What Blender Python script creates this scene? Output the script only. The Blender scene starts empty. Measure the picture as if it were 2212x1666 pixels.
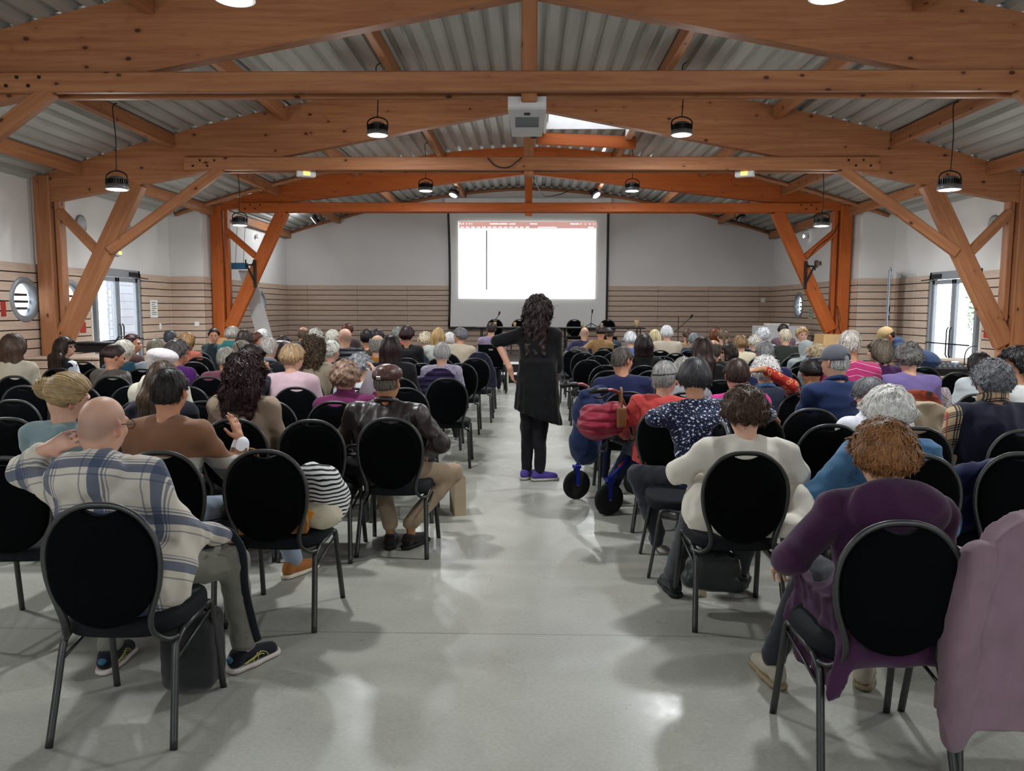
import bpy, math, random
import numpy as np
from mathutils import Matrix, Vector
random.seed(7); RNG = np.random.default_rng(11)
SC = bpy.context.scene; COL = SC.collection
PI = math.pi
def A(*v): return np.array(v, float)
def nrm(v):
    v = np.asarray(v, float); return v / (np.linalg.norm(v) + 1e-12)
def lin(h):
    if not isinstance(h, str): return tuple(h)
    h = h.lstrip('#')
    if len(h) == 3: h = ''.join(c * 2 for c in h)
    o = []
    for i in (0, 2, 4):
        c = int(h[i:i + 2], 16) / 255
        o.append(c / 12.92 if c <= .04045 else ((c + .055) / 1.055) ** 2.4)
    return tuple(o)

# ------------------------------------------------------------ materials
class NT:
    def __init__(s, name):
        s.m = bpy.data.materials.new(name); s.m.use_nodes = True
        s.t = s.m.node_tree; s.n = s.t.nodes; s.b = s.n['Principled BSDF']; s._co = None
    def new(s, ty, **kw):
        n = s.n.new(ty)
        for k, v in kw.items(): setattr(n, k, v)
        return n
    def link(s, a, b): s.t.links.new(a, b)
    def put(s, sock, v):
        if hasattr(v, 'is_output'): s.link(v, sock)
        elif v is not None:
            if sock.type == 'RGBA': v = tuple(v)[:3] + (1,)
            sock.default_value = v
    def co(s):
        if s._co is None: s._co = s.new('ShaderNodeTexCoord').outputs['Object']
        return s._co
    def mapping(s, scale=(1, 1, 1), loc=(0, 0, 0), rot=(0, 0, 0), src=None):
        m = s.new('ShaderNodeMapping'); s.link(src or s.co(), m.inputs[0])
        m.inputs['Location'].default_value = loc; m.inputs['Rotation'].default_value = rot; m.inputs['Scale'].default_value = scale
        return m.outputs[0]
    def noise(s, scale, detail=2, vec=None, rough=.5, dist=0):
        n = s.new('ShaderNodeTexNoise'); s.link(vec or s.co(), n.inputs['Vector'])
        n.inputs['Scale'].default_value = scale; n.inputs['Detail'].default_value = detail
        n.inputs['Roughness'].default_value = rough; n.inputs['Distortion'].default_value = dist
        return n.outputs['Fac']
    def voro(s, scale, vec=None, rnd=1.0, out='Distance'):
        n = s.new('ShaderNodeTexVoronoi'); s.link(vec or s.co(), n.inputs['Vector'])
        n.inputs['Scale'].default_value = scale; n.inputs['Randomness'].default_value = rnd
        return n.outputs[out]
    def math(s, op, a, b=None, c=None):
        n = s.new('ShaderNodeMath', operation=op)
        for i, v in enumerate((a, b, c)):
            if v is not None: s.put(n.inputs[i], v)
        return n.outputs[0]
    def ramp(s, fac, stops, const=False):
        n = s.new('ShaderNodeValToRGB'); s.link(fac, n.inputs[0]); cr = n.color_ramp
        if const: cr.interpolation = 'CONSTANT'
        while len(cr.elements) < len(stops): cr.elements.new(.5)
        for e, (p, c) in zip(cr.elements, stops):
            e.position = p; c = (c, c, c) if isinstance(c, (int, float)) else lin(c); e.color = tuple(c) + (1,)
        return n.outputs[0]
    def mix(s, fac, a, b, mode='MIX'):
        n = s.new('ShaderNodeMix', data_type='RGBA', blend_type=mode)
        s.put(n.inputs[0], fac); s.put(n.inputs[6], a); s.put(n.inputs[7], b)
        return n.outputs[2]
    def xyz(s, src=None):
        n = s.new('ShaderNodeSeparateXYZ'); s.link(src or s.co(), n.inputs[0]); return n.outputs
    def attr(s, name):
        return s.new('ShaderNodeAttribute', attribute_name=name).outputs['Color']
    def bump(s, h, strength=.3, dist=.01):
        n = s.new('ShaderNodeBump'); n.inputs['Strength'].default_value = strength; n.inputs['Distance'].default_value = dist
        s.link(h, n.inputs['Height']); s.link(n.outputs[0], s.b.inputs['Normal'])
    def fin(s, col=None, rough=.6, metal=0, spec=.5):
        if col is not None: s.put(s.b.inputs['Base Color'], col)
        s.put(s.b.inputs['Roughness'], rough); s.b.inputs['Metallic'].default_value = metal
        s.b.inputs['Specular IOR Level'].default_value = spec
        return s.m
_mc = {}
def plain(col, rough=.7, metal=0, spec=.4, var=.12, vs=6, bs=0, bst=.3, name=None):
    key = (col, rough, metal, spec, var, vs, bs)
    if key in _mc: return _mc[key]
    t = NT(name or 'surface'); c = lin(col)
    f = t.noise(vs, 3)
    cc = t.mix(f, tuple(x * (1 - var) for x in c), tuple(min(1, x * (1 + var)) for x in c))
    if bs: t.bump(t.noise(bs, 2), bst, .004)
    _mc[key] = t.fin(cc, rough, metal, spec); return _mc[key]
def emit(col, st):
    t = NT('glow'); t.fin(lin(col), .5); t.b.inputs['Emission Color'].default_value = lin(col) + (1,)
    t.b.inputs['Emission Strength'].default_value = st; t.m.cycles.emission_sampling = 'NONE'; return t.m
def wood(name, c0, c1, knot=.5, sc=1.0):
    t = NT(name); rnd = t.new('ShaderNodeObjectInfo').outputs['Random']
    off = t.new('ShaderNodeCombineXYZ')
    for i in range(3): t.link(t.math('MULTIPLY', rnd, 31.0 + 7 * i), off.inputs[i])
    ad = t.new('ShaderNodeVectorMath', operation='ADD'); t.link(t.co(), ad.inputs[0]); t.link(off.outputs[0], ad.inputs[1])
    v = ad.outputs[0]
    g = t.noise(3.0 * sc, 4, t.mapping((.35, 7, 7), src=v), .6, .6)
    big = t.noise(1.2, 2, t.mapping((.5, 1.6, 1.6), src=v))
    col = t.ramp(g, [(.25, c0), (.75, c1)])
    col = t.mix(t.math('MULTIPLY', big, .38), col, tuple(x * .62 for x in lin(c0)))
    if knot:
        kd = t.voro(1.0, t.mapping((3.4, 5.5, 5.5), src=v))
        kf = t.ramp(kd, [(.085, 1.0), (.135, 0.0)])
        col = t.mix(t.math('MULTIPLY', kf, knot), col, lin('#3b1c0e'))
        kr = t.ramp(kd, [(.12, .0), (.17, .5), (.27, 0.0)])
        col = t.mix(t.math('MULTIPLY', kr, .35 * knot), col, lin('#6b3517'))
    t.bump(g, .15, .003)
    return t.fin(col, .55, 0, .3)

M = {}
M['wood'] = wood('glulam_timber', '#935b3d', '#ba8358', .9)
M['wood_far'] = wood('stained_timber', '#a64d1b', '#c0682c', .4)
def floor_mat():
    t = NT('polished_concrete'); x = t.xyz()
    a = t.noise(.55, 5, None, .6, .4); b = t.noise(2.6, 6, None, .65); c = t.noise(60, 3)
    col = t.ramp(a, [(.3, '#929086'), (.7, '#b7b5ab')])
    col = t.mix(t.ramp(b, [(.40, .0), (.75, .14)]), col, lin('#93938b'))
    col = t.mix(.12, col, t.ramp(c, [(.35, '#7d7f78'), (.65, '#c9ccc5')]))
    j = t.math('ABSOLUTE', t.math('SUBTRACT', x[1], 3.66)); j2 = t.math('ABSOLUTE', t.math('SUBTRACT', x[1], 8.0))
    jm = t.math('MINIMUM', j, j2)
    col = t.mix(t.ramp(t.math('MULTIPLY', jm, 40), [(.12, .55), (.22, 0.0)]), col, lin('#5a5a54'))
    r = t.ramp(b, [(.3, .23), (.7, .40)])
    t.bump(c, .05, .002)
    return t.fin(col, r, 0, .5)
M['floor'] = floor_mat()
def wall_mat():
    t = NT('white_plaster'); f = t.noise(.6, 3); g = t.noise(90, 2)
    t.bump(g, .08, .002)
    return t.fin(t.ramp(f, [(.3, '#d3d1cf'), (.7, '#dcdad8')]), .85, 0, .2)
M['wall'] = wall_mat()
def slat_mat(c0, c1):
    t = NT('pale_board'); x = t.xyz()
    h = t.math('ADD', x[0], x[1])
    bl = t.math('FLOOR', t.math('DIVIDE', h, 1.45)); rw = t.math('FLOOR', t.math('DIVIDE', x[2], .146))
    wn = t.new('ShaderNodeTexWhiteNoise', noise_dimensions='2D'); cv = t.new('ShaderNodeCombineXYZ')
    t.link(bl, cv.inputs[0]); t.link(rw, cv.inputs[1]); t.link(cv.outputs[0], wn.inputs[0])
    g = t.noise(4, 4, t.mapping((1, 1, 14)), .6, .3)
    col = t.ramp(g, [(.25, c0), (.75, c1)])
    col = t.mix(t.math('MULTIPLY', wn.outputs[0], .22), col, lin('#8a7260'))
    fr = t.math('FRACT', t.math('DIVIDE', h, 1.45))
    col = t.mix(t.ramp(fr, [(0, .5), (.004, 0.0)], True), col, lin('#4a3a30'))
    t.bump(g, .12, .002)
    return t.fin(col, .6, 0, .3)
M['slat'] = slat_mat('#b79f8d', '#cdb7a6')
M['gap'] = plain('#1d1612', .9)
def deck_mat():
    t = NT('galvanised_deck'); f = t.noise(1.3, 3, t.mapping((3, .4, 1)))
    return t.fin(t.ramp(f, [(.3, '#9da19d'), (.7, '#b2b6b2')]), .42, .25, .5)
M['deck'] = deck_mat()
M['steel'] = plain('#4a4b4a', .38, .75, .5, .08)
M['chrome'] = plain('#9b9c9a', .25, .9)
M['blackfab'] = plain('#050608', .92, 0, .07, .3, 220, 500, .4)
M['seatfab'] = plain('#121418', .75, 0, .2, .2, 120, 400, .3)
M['black'] = plain('#0c0c0e', .45)
M['rubber'] = plain('#111112', .8)
M['grey'] = plain('#8b9096', .45, .3)
M['whitepl'] = plain('#d6d7d8', .45)
M['lampcan'] = plain('#6d6e70', .4, .3)
M['lampglow'] = emit('#f4f7ff', 14)
M['white'] = plain('#e4e3df', .6)
M['ply'] = plain('#c79f70', .6, 0, .3, .15, 8)
M['red'] = plain('#a32a22', .5)
M['glass'] = None
def glass():
    t = NT('window_glass'); t.fin((1, 1, 1), .02); tp = t.new('ShaderNodeBsdfTransparent'); gl = t.new('ShaderNodeBsdfGlossy'); gl.inputs['Roughness'].default_value = .02
    mx = t.new('ShaderNodeMixShader'); mx.inputs[0].default_value = .07; t.link(tp.outputs[0], mx.inputs[1]); t.link(gl.outputs[0], mx.inputs[2])
    t.link(mx.outputs[0], t.n['Material Output'].inputs['Surface']); return t.m
M['glass'] = glass()

# ------------------------------------------------------------ mesh helpers
def mesh(name, V, F, mat=None, smooth=True, col=None):
    """V (n,3); F list of arrays of quads / tris (or a python list of faces)"""
    me = bpy.data.meshes.new(name); V = np.asarray(V, np.float32)
    if isinstance(F, list) and len(F) and isinstance(F[0], np.ndarray) and F[0].ndim == 2:
        lo = np.concatenate([f.ravel() for f in F]); tot = np.concatenate([np.full(len(f), f.shape[1]) for f in F])
    else:
        lo = np.array([i for f in F for i in f], np.int32); tot = np.array([len(f) for f in F], np.int32)
    me.vertices.add(len(V)); me.vertices.foreach_set('co', V.ravel())
    me.loops.add(len(lo)); me.loops.foreach_set('vertex_index', lo.astype(np.int32))
    me.polygons.add(len(tot)); st = np.concatenate([[0], np.cumsum(tot)[:-1]]).astype(np.int32)
    me.polygons.foreach_set('loop_start', st); me.polygons.foreach_set('loop_total', tot.astype(np.int32))
    me.polygons.foreach_set('use_smooth', np.full(len(tot), bool(smooth)))
    me.update(calc_edges=True)
    if col is not None:
        a = me.color_attributes.new('Col', 'FLOAT_COLOR', 'POINT')
        c = np.ones((len(V), 4), np.float32); c[:, :3] = col; a.data.foreach_set('color', c.ravel())
    if mat: me.materials.append(mat)
    return me
class MB:
    """collects simple solids into one mesh"""
    def __init__(s): s.V = []; s.F = []; s.n = 0
    def add(s, V, F):
        s.V.append(np.asarray(V, float)); s.F += [tuple(i + s.n for i in f) for f in F]; s.n += len(V); return s
    def box(s, lo, hi, R=None, o=(0, 0, 0), bev=0):
        (x0, y0, z0), (x1, y1, z1) = lo, hi
        if bev:
            b = min(bev, (x1 - x0) / 2.1, (y1 - y0) / 2.1, (z1 - z0) / 2.1); V = []
            def ring(z, i):
                q = [(x0 + b, y0 + i), (x1 - b, y0 + i), (x1 - i, y0 + b), (x1 - i, y1 - b), (x1 - b, y1 - i), (x0 + b, y1 - i), (x0 + i, y1 - b), (x0 + i, y0 + b)]
                return [(p[0], p[1], z) for p in q]
            V = ring(z0, b) + ring(z0 + b, 0) + ring(z1 - b, 0) + ring(z1, b)
            F = [tuple(range(7, -1, -1)), tuple(range(24, 32))]
            for k in range(3):
                for j in range(8): F.append((k * 8 + j, k * 8 + (j + 1) % 8, (k + 1) * 8 + (j + 1) % 8, (k + 1) * 8 + j))
        else:
            V = [(x, y, z) for z in (z0, z1) for y in (y0, y1) for x in (x0, x1)]
            F = [(0, 2, 3, 1), (4, 5, 7, 6), (0, 1, 5, 4), (2, 6, 7, 3), (0, 4, 6, 2), (1, 3, 7, 5)]
        V = np.array(V, float)
        if R is not None: V = V @ np.asarray(R).T
        return s.add(V + np.asarray(o), F)
    def tube(s, pts, r, n=8, cap=True, flat=None):
        pts = [np.asarray(p, float) for p in pts]; m = len(pts)
        rr = r if hasattr(r, '__len__') else [r] * m
        V = []; up = A(0, 0, 1); prev = None
        for i, p in enumerate(pts):
            t = nrm(pts[min(i + 1, m - 1)] - pts[max(i - 1, 0)])
            if prev is None:
                ref = A(0, 0, 1) if abs(t[2]) < .9 else A(0, 1, 0)
                u = nrm(np.cross(t, ref))
            else: u = nrm(prev - t * (prev @ t))
            prev = u; w = np.cross(t, u)
            fa, fb = flat or (1, 1)
            for k in range(n):
                a = 2 * PI * k / n; V.append(p + u * math.cos(a) * rr[i] * fa + w * math.sin(a) * rr[i] * fb)
        F = [(i * n + k, i * n + (k + 1) % n, (i + 1) * n + (k + 1) % n, (i + 1) * n + k) for i in range(m - 1) for k in range(n)]
        if cap: F += [tuple(range(n - 1, -1, -1)), tuple(range((m - 1) * n, m * n))]
        return s.add(V, F)
    def lathe(s, prof, c=(0, 0, 0), n=24, R=None, cap=True):
        V = []
        for r, z in prof:
            for k in range(n): V.append((r * math.cos(2 * PI * k / n), r * math.sin(2 * PI * k / n), z))
        m = len(prof)
        F = [(i * n + k, i * n + (k + 1) % n, (i + 1) * n + (k + 1) % n, (i + 1) * n + k) for i in range(m - 1) for k in range(n)]
        if cap: F += [tuple(range(n - 1, -1, -1)), tuple(range((m - 1) * n, m * n))]
        V = np.array(V)
        if R is not None: V = V @ np.asarray(R).T
        return s.add(V + np.asarray(c), F)
    def prism(s, poly, axis, a, b):
        n = len(poly); V = []
        for t in (a, b):
            for p in poly:
                q = list(p); q.insert(axis, t); V.append(q)
        F = [tuple(range(n - 1, -1, -1)), tuple(range(n, 2 * n))] + [(i, (i + 1) % n, n + (i + 1) % n, n + i) for i in range(n)]
        if axis == 1: F = [f[::-1] for f in F]
        return s.add(V, F)
    def mesh(s, name, mat, smooth=False):
        return mesh(name, np.concatenate(s.V), s.F, mat, smooth)
    def obj(s, name, mat, parent=None, smooth=False, loc=None, **kw):
        return link(name, s.mesh(name, mat, smooth), parent, loc, **kw)
def link(name, me, parent=None, loc=None, rotz=0, label=None, cat=None, group=None, kind=None):
    o = bpy.data.objects.new(name, me); COL.objects.link(o)
    if parent: o.parent = parent
    if loc is not None: o.location = loc
    o.rotation_euler[2] = rotz
    tag(o, label, cat, group, kind); return o
def tag(o, label=None, cat=None, group=None, kind=None):
    if label: o['label'] = label
    if cat: o['category'] = cat
    if group: o['group'] = group
    if kind: o['kind'] = kind
    return o
def thing(name, label, cat, loc=(0, 0, 0), rotz=0, group=None):
    return link(name, None, None, loc, rotz, label, cat, group)
def struct(o): o['kind'] = 'structure'; return o
def smoothpath(pts, k=6, closed=False):
    P = [np.asarray(p, float) for p in pts]; out = []; n = len(P)
    for i in range(n if closed else n - 1):
        p0 = P[(i - 1) % n] if closed or i > 0 else P[0]; p1 = P[i]; p2 = P[(i + 1) % n]
        p3 = P[(i + 2) % n] if closed or i + 2 < n else P[-1]
        for j in range(k):
            t = j / k
            out.append(.5 * ((2 * p1) + (-p0 + p2) * t + (2 * p0 - 5 * p1 + 4 * p2 - p3) * t * t + (-p0 + 3 * p1 - 3 * p2 + p3) * t ** 3))
    if not closed: out.append(P[-1])
    return out
def beam(name, p0, p1, w, h, mat, parent=None, bev=.012, **kw):
    """square timber from p0 to p1 in the x-z plane or along y; local x is the grain"""
    p0, p1 = A(*p0), A(*p1); L = np.linalg.norm(p1 - p0); d = (p1 - p0) / L
    ref = A(0, 1, 0) if abs(d[1]) < .9 else A(1, 0, 0)
    z = nrm(np.cross(d, ref)); y = np.cross(z, d)
    b = MB().box((0, -w / 2, -h / 2), (L, w / 2, h / 2), bev=bev)
    o = link(name, b.mesh(name, mat), parent, **kw)
    m = Matrix([[d[0], y[0], z[0], p0[0]], [d[1], y[1], z[1], p0[1]], [d[2], y[2], z[2], p0[2]], [0, 0, 0, 1]])
    if parent: m = Matrix.Translation(-parent.location) @ m
    o.matrix_local = m
    return o

# ------------------------------------------------------------ signed distance modelling
class S:
    def __init__(s): s.p = []; s.sub = []; s.post = []
    def cap(s, a, b, ra, rb=None, k=.02):
        a = A(*a); b = A(*b); rb = ra if rb is None else rb; m = max(ra, rb)
        ab = b - a; l2 = ab @ ab + 1e-9
        def f(P):
            t = np.clip((P - a) @ ab / l2, 0, 1)
            return np.linalg.norm(P - a - t[:, None] * ab, axis=1) - (ra + (rb - ra) * t)
        s.p.append((f, np.minimum(a, b) - m, np.maximum(a, b) + m, k)); return s
    def ell(s, c, r, R=None, k=.02, sub=False):
        c = A(*c); r = A(*r); m = r.max()
        def f(P):
            q = P - c
            if R is not None: q = q @ R
            k0 = np.linalg.norm(q / r, axis=1); k1 = np.linalg.norm(q / (r * r), axis=1) + 1e-9
            return k0 * (k0 - 1) / k1
        (s.sub if sub else s.p).append((f, c - m, c + m, k)); return s
    def loft(s, a, U, Vv, D, L, tab, k=.03):
        """elliptical tube: tab rows (t, rx, ry, offset along V)"""
        tb = np.array(tab, float); m = tb[:, 1:3].max() + abs(tb[:, 3]).max()
        t0, t1 = tb[0, 0] * L, tb[-1, 0] * L; e0 = a + D * t0; e1 = a + D * t1
        def f(P):
            q = P - a; w = q @ D; t = np.clip(w / L, tb[0, 0], tb[-1, 0])
            rx = np.interp(t, tb[:, 0], tb[:, 1]); ry = np.interp(t, tb[:, 0], tb[:, 2]); of = np.interp(t, tb[:, 0], tb[:, 3])
            u = q @ U; v = q @ Vv - of
            k0 = np.sqrt((u / rx) ** 2 + (v / ry) ** 2); k1 = np.sqrt((u / rx ** 2) ** 2 + (v / ry ** 2) ** 2) + 1e-9
            d = np.where(k0 < .3, -np.minimum(rx, ry) * (1 - k0), k0 * (k0 - 1) / k1)
            ov = np.maximum(t0 - w, w - t1)
            return np.where(ov > 0, np.sqrt(np.maximum(d, 0) ** 2 + ov ** 2) + np.minimum(d, 0) * 0, np.maximum(d, ov))
        s.p.append((f, np.minimum(e0, e1) - m, np.maximum(e0, e1) + m, k)); return s
    def fn(s, f, lo, hi, k=.01): s.p.append((f, A(*lo), A(*hi), k)); return s
    def bounds(s, pad=.03):
        return np.min([q[1] for q in s.p], 0) - pad, np.max([q[2] for q in s.p], 0) + pad
    def __call__(s, P):
        d = np.full(len(P), 9.0)
        for f, lo, hi, k in s.p:
            m = .07 + k
            ix = np.nonzero(((P > lo - m) & (P < hi + m)).all(1))[0]
            if not len(ix): continue
            b = f(P[ix]); a = d[ix]
            if k > 0:
                h = np.clip(.5 + .5 * (a - b) / k, 0, 1); d[ix] = a * (1 - h) + b * h - k * h * (1 - h)
            else: d[ix] = np.minimum(a, b)
        for f, lo, hi, k in s.sub:
            ix = np.nonzero(((P > lo - .05) & (P < hi + .05)).all(1))[0]
            if not len(ix): continue
            b = -f(P[ix]); a = d[ix]; h = np.clip(.5 - .5 * (a - b) / k, 0, 1); d[ix] = a * (1 - h) + b * h + k * h * (1 - h)
        for g in s.post: d = g(P, d)
        return d
def nets(f, lo, hi, h):
    lo = np.asarray(lo, float); nc = np.maximum(2, np.ceil((np.asarray(hi) - lo) / (4 * h)).astype(int))
    ax = [lo[i] + np.arange(nc[i] + 1) * 4 * h for i in range(3)]
    G = np.stack(np.meshgrid(*ax, indexing='ij'), -1); dc = f(G.reshape(-1, 3)).reshape(G.shape[:3])
    ab = np.abs(dc); ng = dc < 0
    c8 = [(i, j, k) for i in (0, 1) for j in (0, 1) for k in (0, 1)]
    sl = lambda X, o: X[o[0]:o[0] + nc[0], o[1]:o[1] + nc[1], o[2]:o[2] + nc[2]]
    mn = np.min([sl(ab, o) for o in c8], 0); sm = np.sum([sl(ng, o) for o in c8], 0)
    act = (mn < 4.6 * h) | ((sm > 0) & (sm < 8))
    N = nc * 4 + 1
    m = np.zeros(N, bool); m[:-1, :-1, :-1] = act.repeat(4, 0).repeat(4, 1).repeat(4, 2)
    for a in range(3):
        s1 = [slice(None)] * 3; s0 = [slice(None)] * 3; s1[a] = slice(1, None); s0[a] = slice(None, -1)
        t = m.copy(); t[tuple(s1)] |= m[tuple(s0)]; m = t
    D = dc.repeat(4, 0).repeat(4, 1).repeat(4, 2)[:N[0], :N[1], :N[2]].astype(np.float32).copy()
    ix = np.argwhere(m); D[m] = f(lo + ix * h)
    neg = D < 0; n1 = N - 1
    sl = lambda X, o: X[o[0]:o[0] + n1[0], o[1]:o[1] + n1[1], o[2]:o[2] + n1[2]]
    cnt = np.zeros(n1, np.int8)
    for o in c8: cnt += sl(neg, o)
    mixd = (cnt > 0) & (cnt < 8); ci = np.argwhere(mixd)
    if not len(ci): return np.zeros((0, 3)), np.zeros((0, 4), int)
    vid = np.full(n1, -1, np.int64); vid[mixd] = np.arange(len(ci))
    val = np.stack([D[ci[:, 0] + o[0], ci[:, 1] + o[1], ci[:, 2] + o[2]] for o in c8], 1)
    acc = np.zeros((len(ci), 3)); num = np.zeros(len(ci)); c8a = np.array(c8, float)
    for i in range(8):
        for j in range(i + 1, 8):
            if np.abs(c8a[i] - c8a[j]).sum() != 1: continue
            a, b = val[:, i], val[:, j]; x = (a < 0) != (b < 0)
            t = np.where(x, a / np.where(x, a - b, 1), 0)
            acc += np.where(x[:, None], c8a[i] + (c8a[j] - c8a[i]) * t[:, None], 0); num += x
    V = lo + (ci + acc / num[:, None]) * h
    Fs = []
    for a in range(3):
        b, c = (a + 1) % 3, (a + 2) % 3
        s0 = [slice(None)] * 3; s1 = [slice(None)] * 3; s0[a] = slice(None, -1); s1[a] = slice(1, None)
        x = neg[tuple(s0)] != neg[tuple(s1)]; e = np.argwhere(x)
        ok = (e[:, b] > 0) & (e[:, c] > 0) & (e[:, b] < n1[b]) & (e[:, c] < n1[c]); e = e[ok]
        q = []
        for db, dcc in ((-1, -1), (0, -1), (0, 0), (-1, 0)):
            p = e.copy(); p[:, b] += db; p[:, c] += dcc; q.append(vid[p[:, 0], p[:, 1], p[:, 2]])
        q = np.stack(q, 1); inside = neg[e[:, 0], e[:, 1], e[:, 2]]
        q[~inside] = q[~inside][:, ::-1]
        Fs.append(q[(q >= 0).all(1)])
    return V, np.concatenate(Fs)
def sdf_mesh(name, s, h, mat, col=None, relax=1):
    lo, hi = s.bounds(); V, F = nets(s, lo, hi, h)
    if relax and len(V):
        for _ in range(relax):
            acc = np.zeros_like(V); n = np.zeros(len(V))
            for i, j in ((0, 1), (1, 2), (2, 3), (3, 0)):
                for a, b in ((i, j), (j, i)):
                    np.add.at(acc, F[:, a], V[F[:, b]]); np.add.at(n, F[:, a], 1)
            V = V * .5 + acc / np.maximum(n, 1)[:, None] * .5
    c = col(V) if callable(col) else col
    return mesh(name, V, [F], mat, True, c)
def folds(amp, wl, seed, dirs=5):
    r = np.random.default_rng(seed); ks = r.normal(size=(dirs, 3)); ks /= np.linalg.norm(ks, axis=1)[:, None]
    ks *= (2 * PI / wl) * r.uniform(.6, 1.5, (dirs, 1)); ph = r.uniform(0, 6.28, dirs)
    k2 = r.normal(size=(3, 3)) * 7; p2 = r.uniform(0, 6.28, 3)
    def g(P, d):
        ix = np.nonzero(np.abs(d) < .06)[0]
        Q = P[ix]; wz = np.sin(Q @ k2.T + p2) * .02
        n = np.sin((Q + wz) @ ks.T + ph).sum(1) / dirs
        d = d.copy(); d[ix] += amp * (np.abs(n) * 2.2 - .7) ; return d
    return g
# ------------------------------------------------------------ people
def skin_mat(c):
    t = NT('skin'); n = t.noise(18, 3); base = t.mix(n, tuple(x * .93 for x in lin(c)), tuple(min(1, x * 1.06) for x in lin(c)))
    col = t.mix(1.0, base, t.attr('Col'), 'MULTIPLY')
    t.b.inputs['Subsurface Weight'].default_value = .08; t.b.inputs['Subsurface Radius'].default_value = (.02, .008, .004)
    return t.fin(col, .5, 0, .4)
SKIN = [skin_mat('#d3a48c'), skin_mat('#c08a6c'), skin_mat('#b07e5a')]
def hair_mat():
    t = NT('hair'); n = t.noise(40, 2)
    col = t.mix(1.0, t.attr('Col'), t.ramp(n, [(.3, .8), (.7, 1.1)]), 'MULTIPLY')
    t.bump(n, .2, .002)
    return t.fin(col, .48, 0, .35)
HAIR = hair_mat()
_cm = {}
def cloth(kind, c):
    key = (kind, c)
    if key in _cm: return _cm[key]
    C = lin(c); t = NT('cloth'); x = t.xyz(); rough, spec = .82, .2
    dk = tuple(v * .8 for v in C); lt = tuple(min(1, v * 1.12) for v in C)
    base = t.mix(t.noise(9, 3), dk, lt); bump = t.noise(260, 2)
    bst = .25
    if kind in ('plaid', 'check', 'navyplaid') :
        if kind == 'plaid': per, st = .20, [(0, 0), (.06, .85), (.26, 0), (.29, .7), (.33, 0), (.36, .6), (.385, 0), (.90, .6), (.93, 0)]; dkc = '#3f4c66'
        else: per, st = .085, [(0, 0), (.10, .9), (.20, 0), (.26, .9), (.36, 0), (.42, .9), (.52, 0)]; dkc = '#20202c'; base = t.mix(.0, lin('#bfa582'), lin('#bfa582'))
        u = t.math('ADD', x[0], t.math('MULTIPLY', t.math('SINE', t.math('MULTIPLY', x[2], 9)), .012))
        fx = t.math('FRACT', t.math('ADD', t.math('DIVIDE', u, per), 5.13)); w = t.math('ADD', x[2], t.math('MULTIPLY', x[1], .5))
        fz = t.math('FRACT', t.math('ADD', t.math('DIVIDE', w, per), 5.32))
        base = t.mix(t.ramp(fx, [(p, v) for p, v in st], True), base, lin(dkc))
        base = t.mix(t.ramp(fz, [(p, v) for p, v in st], True), base, lin(dkc))
        if kind != 'plaid':
            r = t.ramp(fx, [(0, 0), (.74, 1), (.79, 0)], True); base = t.mix(t.math('MULTIPLY', r, .8), base, lin('#a32f2b'))
        if kind == 'navyplaid':
            ab = t.math('ABSOLUTE', x[0]); f = t.ramp(ab, [(0, 0), (.236, 1)], True); base = t.mix(f, lin(c), base)
    elif kind == 'stripesweater':
        z = t.math('ADD', x[2], t.math('MULTIPLY', t.math('ABSOLUTE', x[0]), .12))
        base = t.ramp(z, [(0, '#77797c'), (.56, '#9a9893'), (.60, '#b3aea6'), (.65, '#77787a'), (.69, '#b8b3ab'), (.73, '#7b7c7f'), (.785, '#bdb8b0'), (.845, c)], True)
        base = t.mix(t.math('MULTIPLY', t.noise(9, 3), .3), base, (.05, .04, .035))
    elif kind == 'dots':
        cb = t.new('ShaderNodeCombineXYZ'); t.link(t.math('ADD', x[0], t.math('MULTIPLY', x[1], .3)), cb.inputs[0]); t.link(t.math('ADD', x[2], t.math('MULTIPLY', x[1], .8)), cb.inputs[1])
        for sc, rr, rn in ((25, .14, .85), (47, .10, 1.0)):
            vn = t.new('ShaderNodeTexVoronoi', voronoi_dimensions='2D'); t.link(cb.outputs[0], vn.inputs['Vector']); vn.inputs['Scale'].default_value = sc; vn.inputs['Randomness'].default_value = rn
            base = t.mix(t.ramp(vn.outputs['Distance'], [(0, 1), (rr, 1), (rr + .04, 0)]), base, (.72, .74, .8))
    elif kind == 'speckle':
        v = t.voro(38, None, 1); base = t.mix(t.ramp(v, [(0, .8), (.26, .8), (.32, 0)]), base, lin('#4b3f52'))
    elif kind == 'redfloral':
        v = t.voro(24, None, 1); base = t.mix(t.ramp(v, [(.25, 0), (.3, .8), (.38, .8), (.44, 0)]), lin('#a3271f'), lin('#d9a36b'))
    elif kind == 'floraldark':
        v = t.voro(17, None, 1); base = t.mix(t.ramp(v, [(0, 1), (.17, 1), (.2, 0)]), C, lin('#c9a556'))
    elif kind == 'orangescarf':
        n = t.noise(7, 3, None, .6, 1.0); base = t.ramp(n, [(.35, '#3a1f14'), (.5, '#8e2f17'), (.62, '#5f3a22'), (.7, '#a8451d')])
    elif kind == 'greyscarf':
        n = t.noise(16, 4, None, .6, 1.4); base = t.ramp(n, [(.36, '#6c6462'), (.5, '#9b8f92'), (.56, '#cfc2cc'), (.62, '#70584f')])
    elif kind == 'paisley':
        n = t.noise(14, 4, None, .6, 1.4); base = t.ramp(n, [(.45, c), (.52, '#2b2b30'), (.58, c)])
    elif kind == 'pinkstripe':
        f = t.math('FRACT', t.math('DIVIDE', t.math('ADD', x[2], t.math('MULTIPLY', t.math('ABSOLUTE', x[0]), .25)), .055))
        base = t.mix(t.ramp(f, [(0, .75), (.08, 0)], True), base, lin('#dcc0c6'))
    elif kind == 'stripes':
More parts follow.
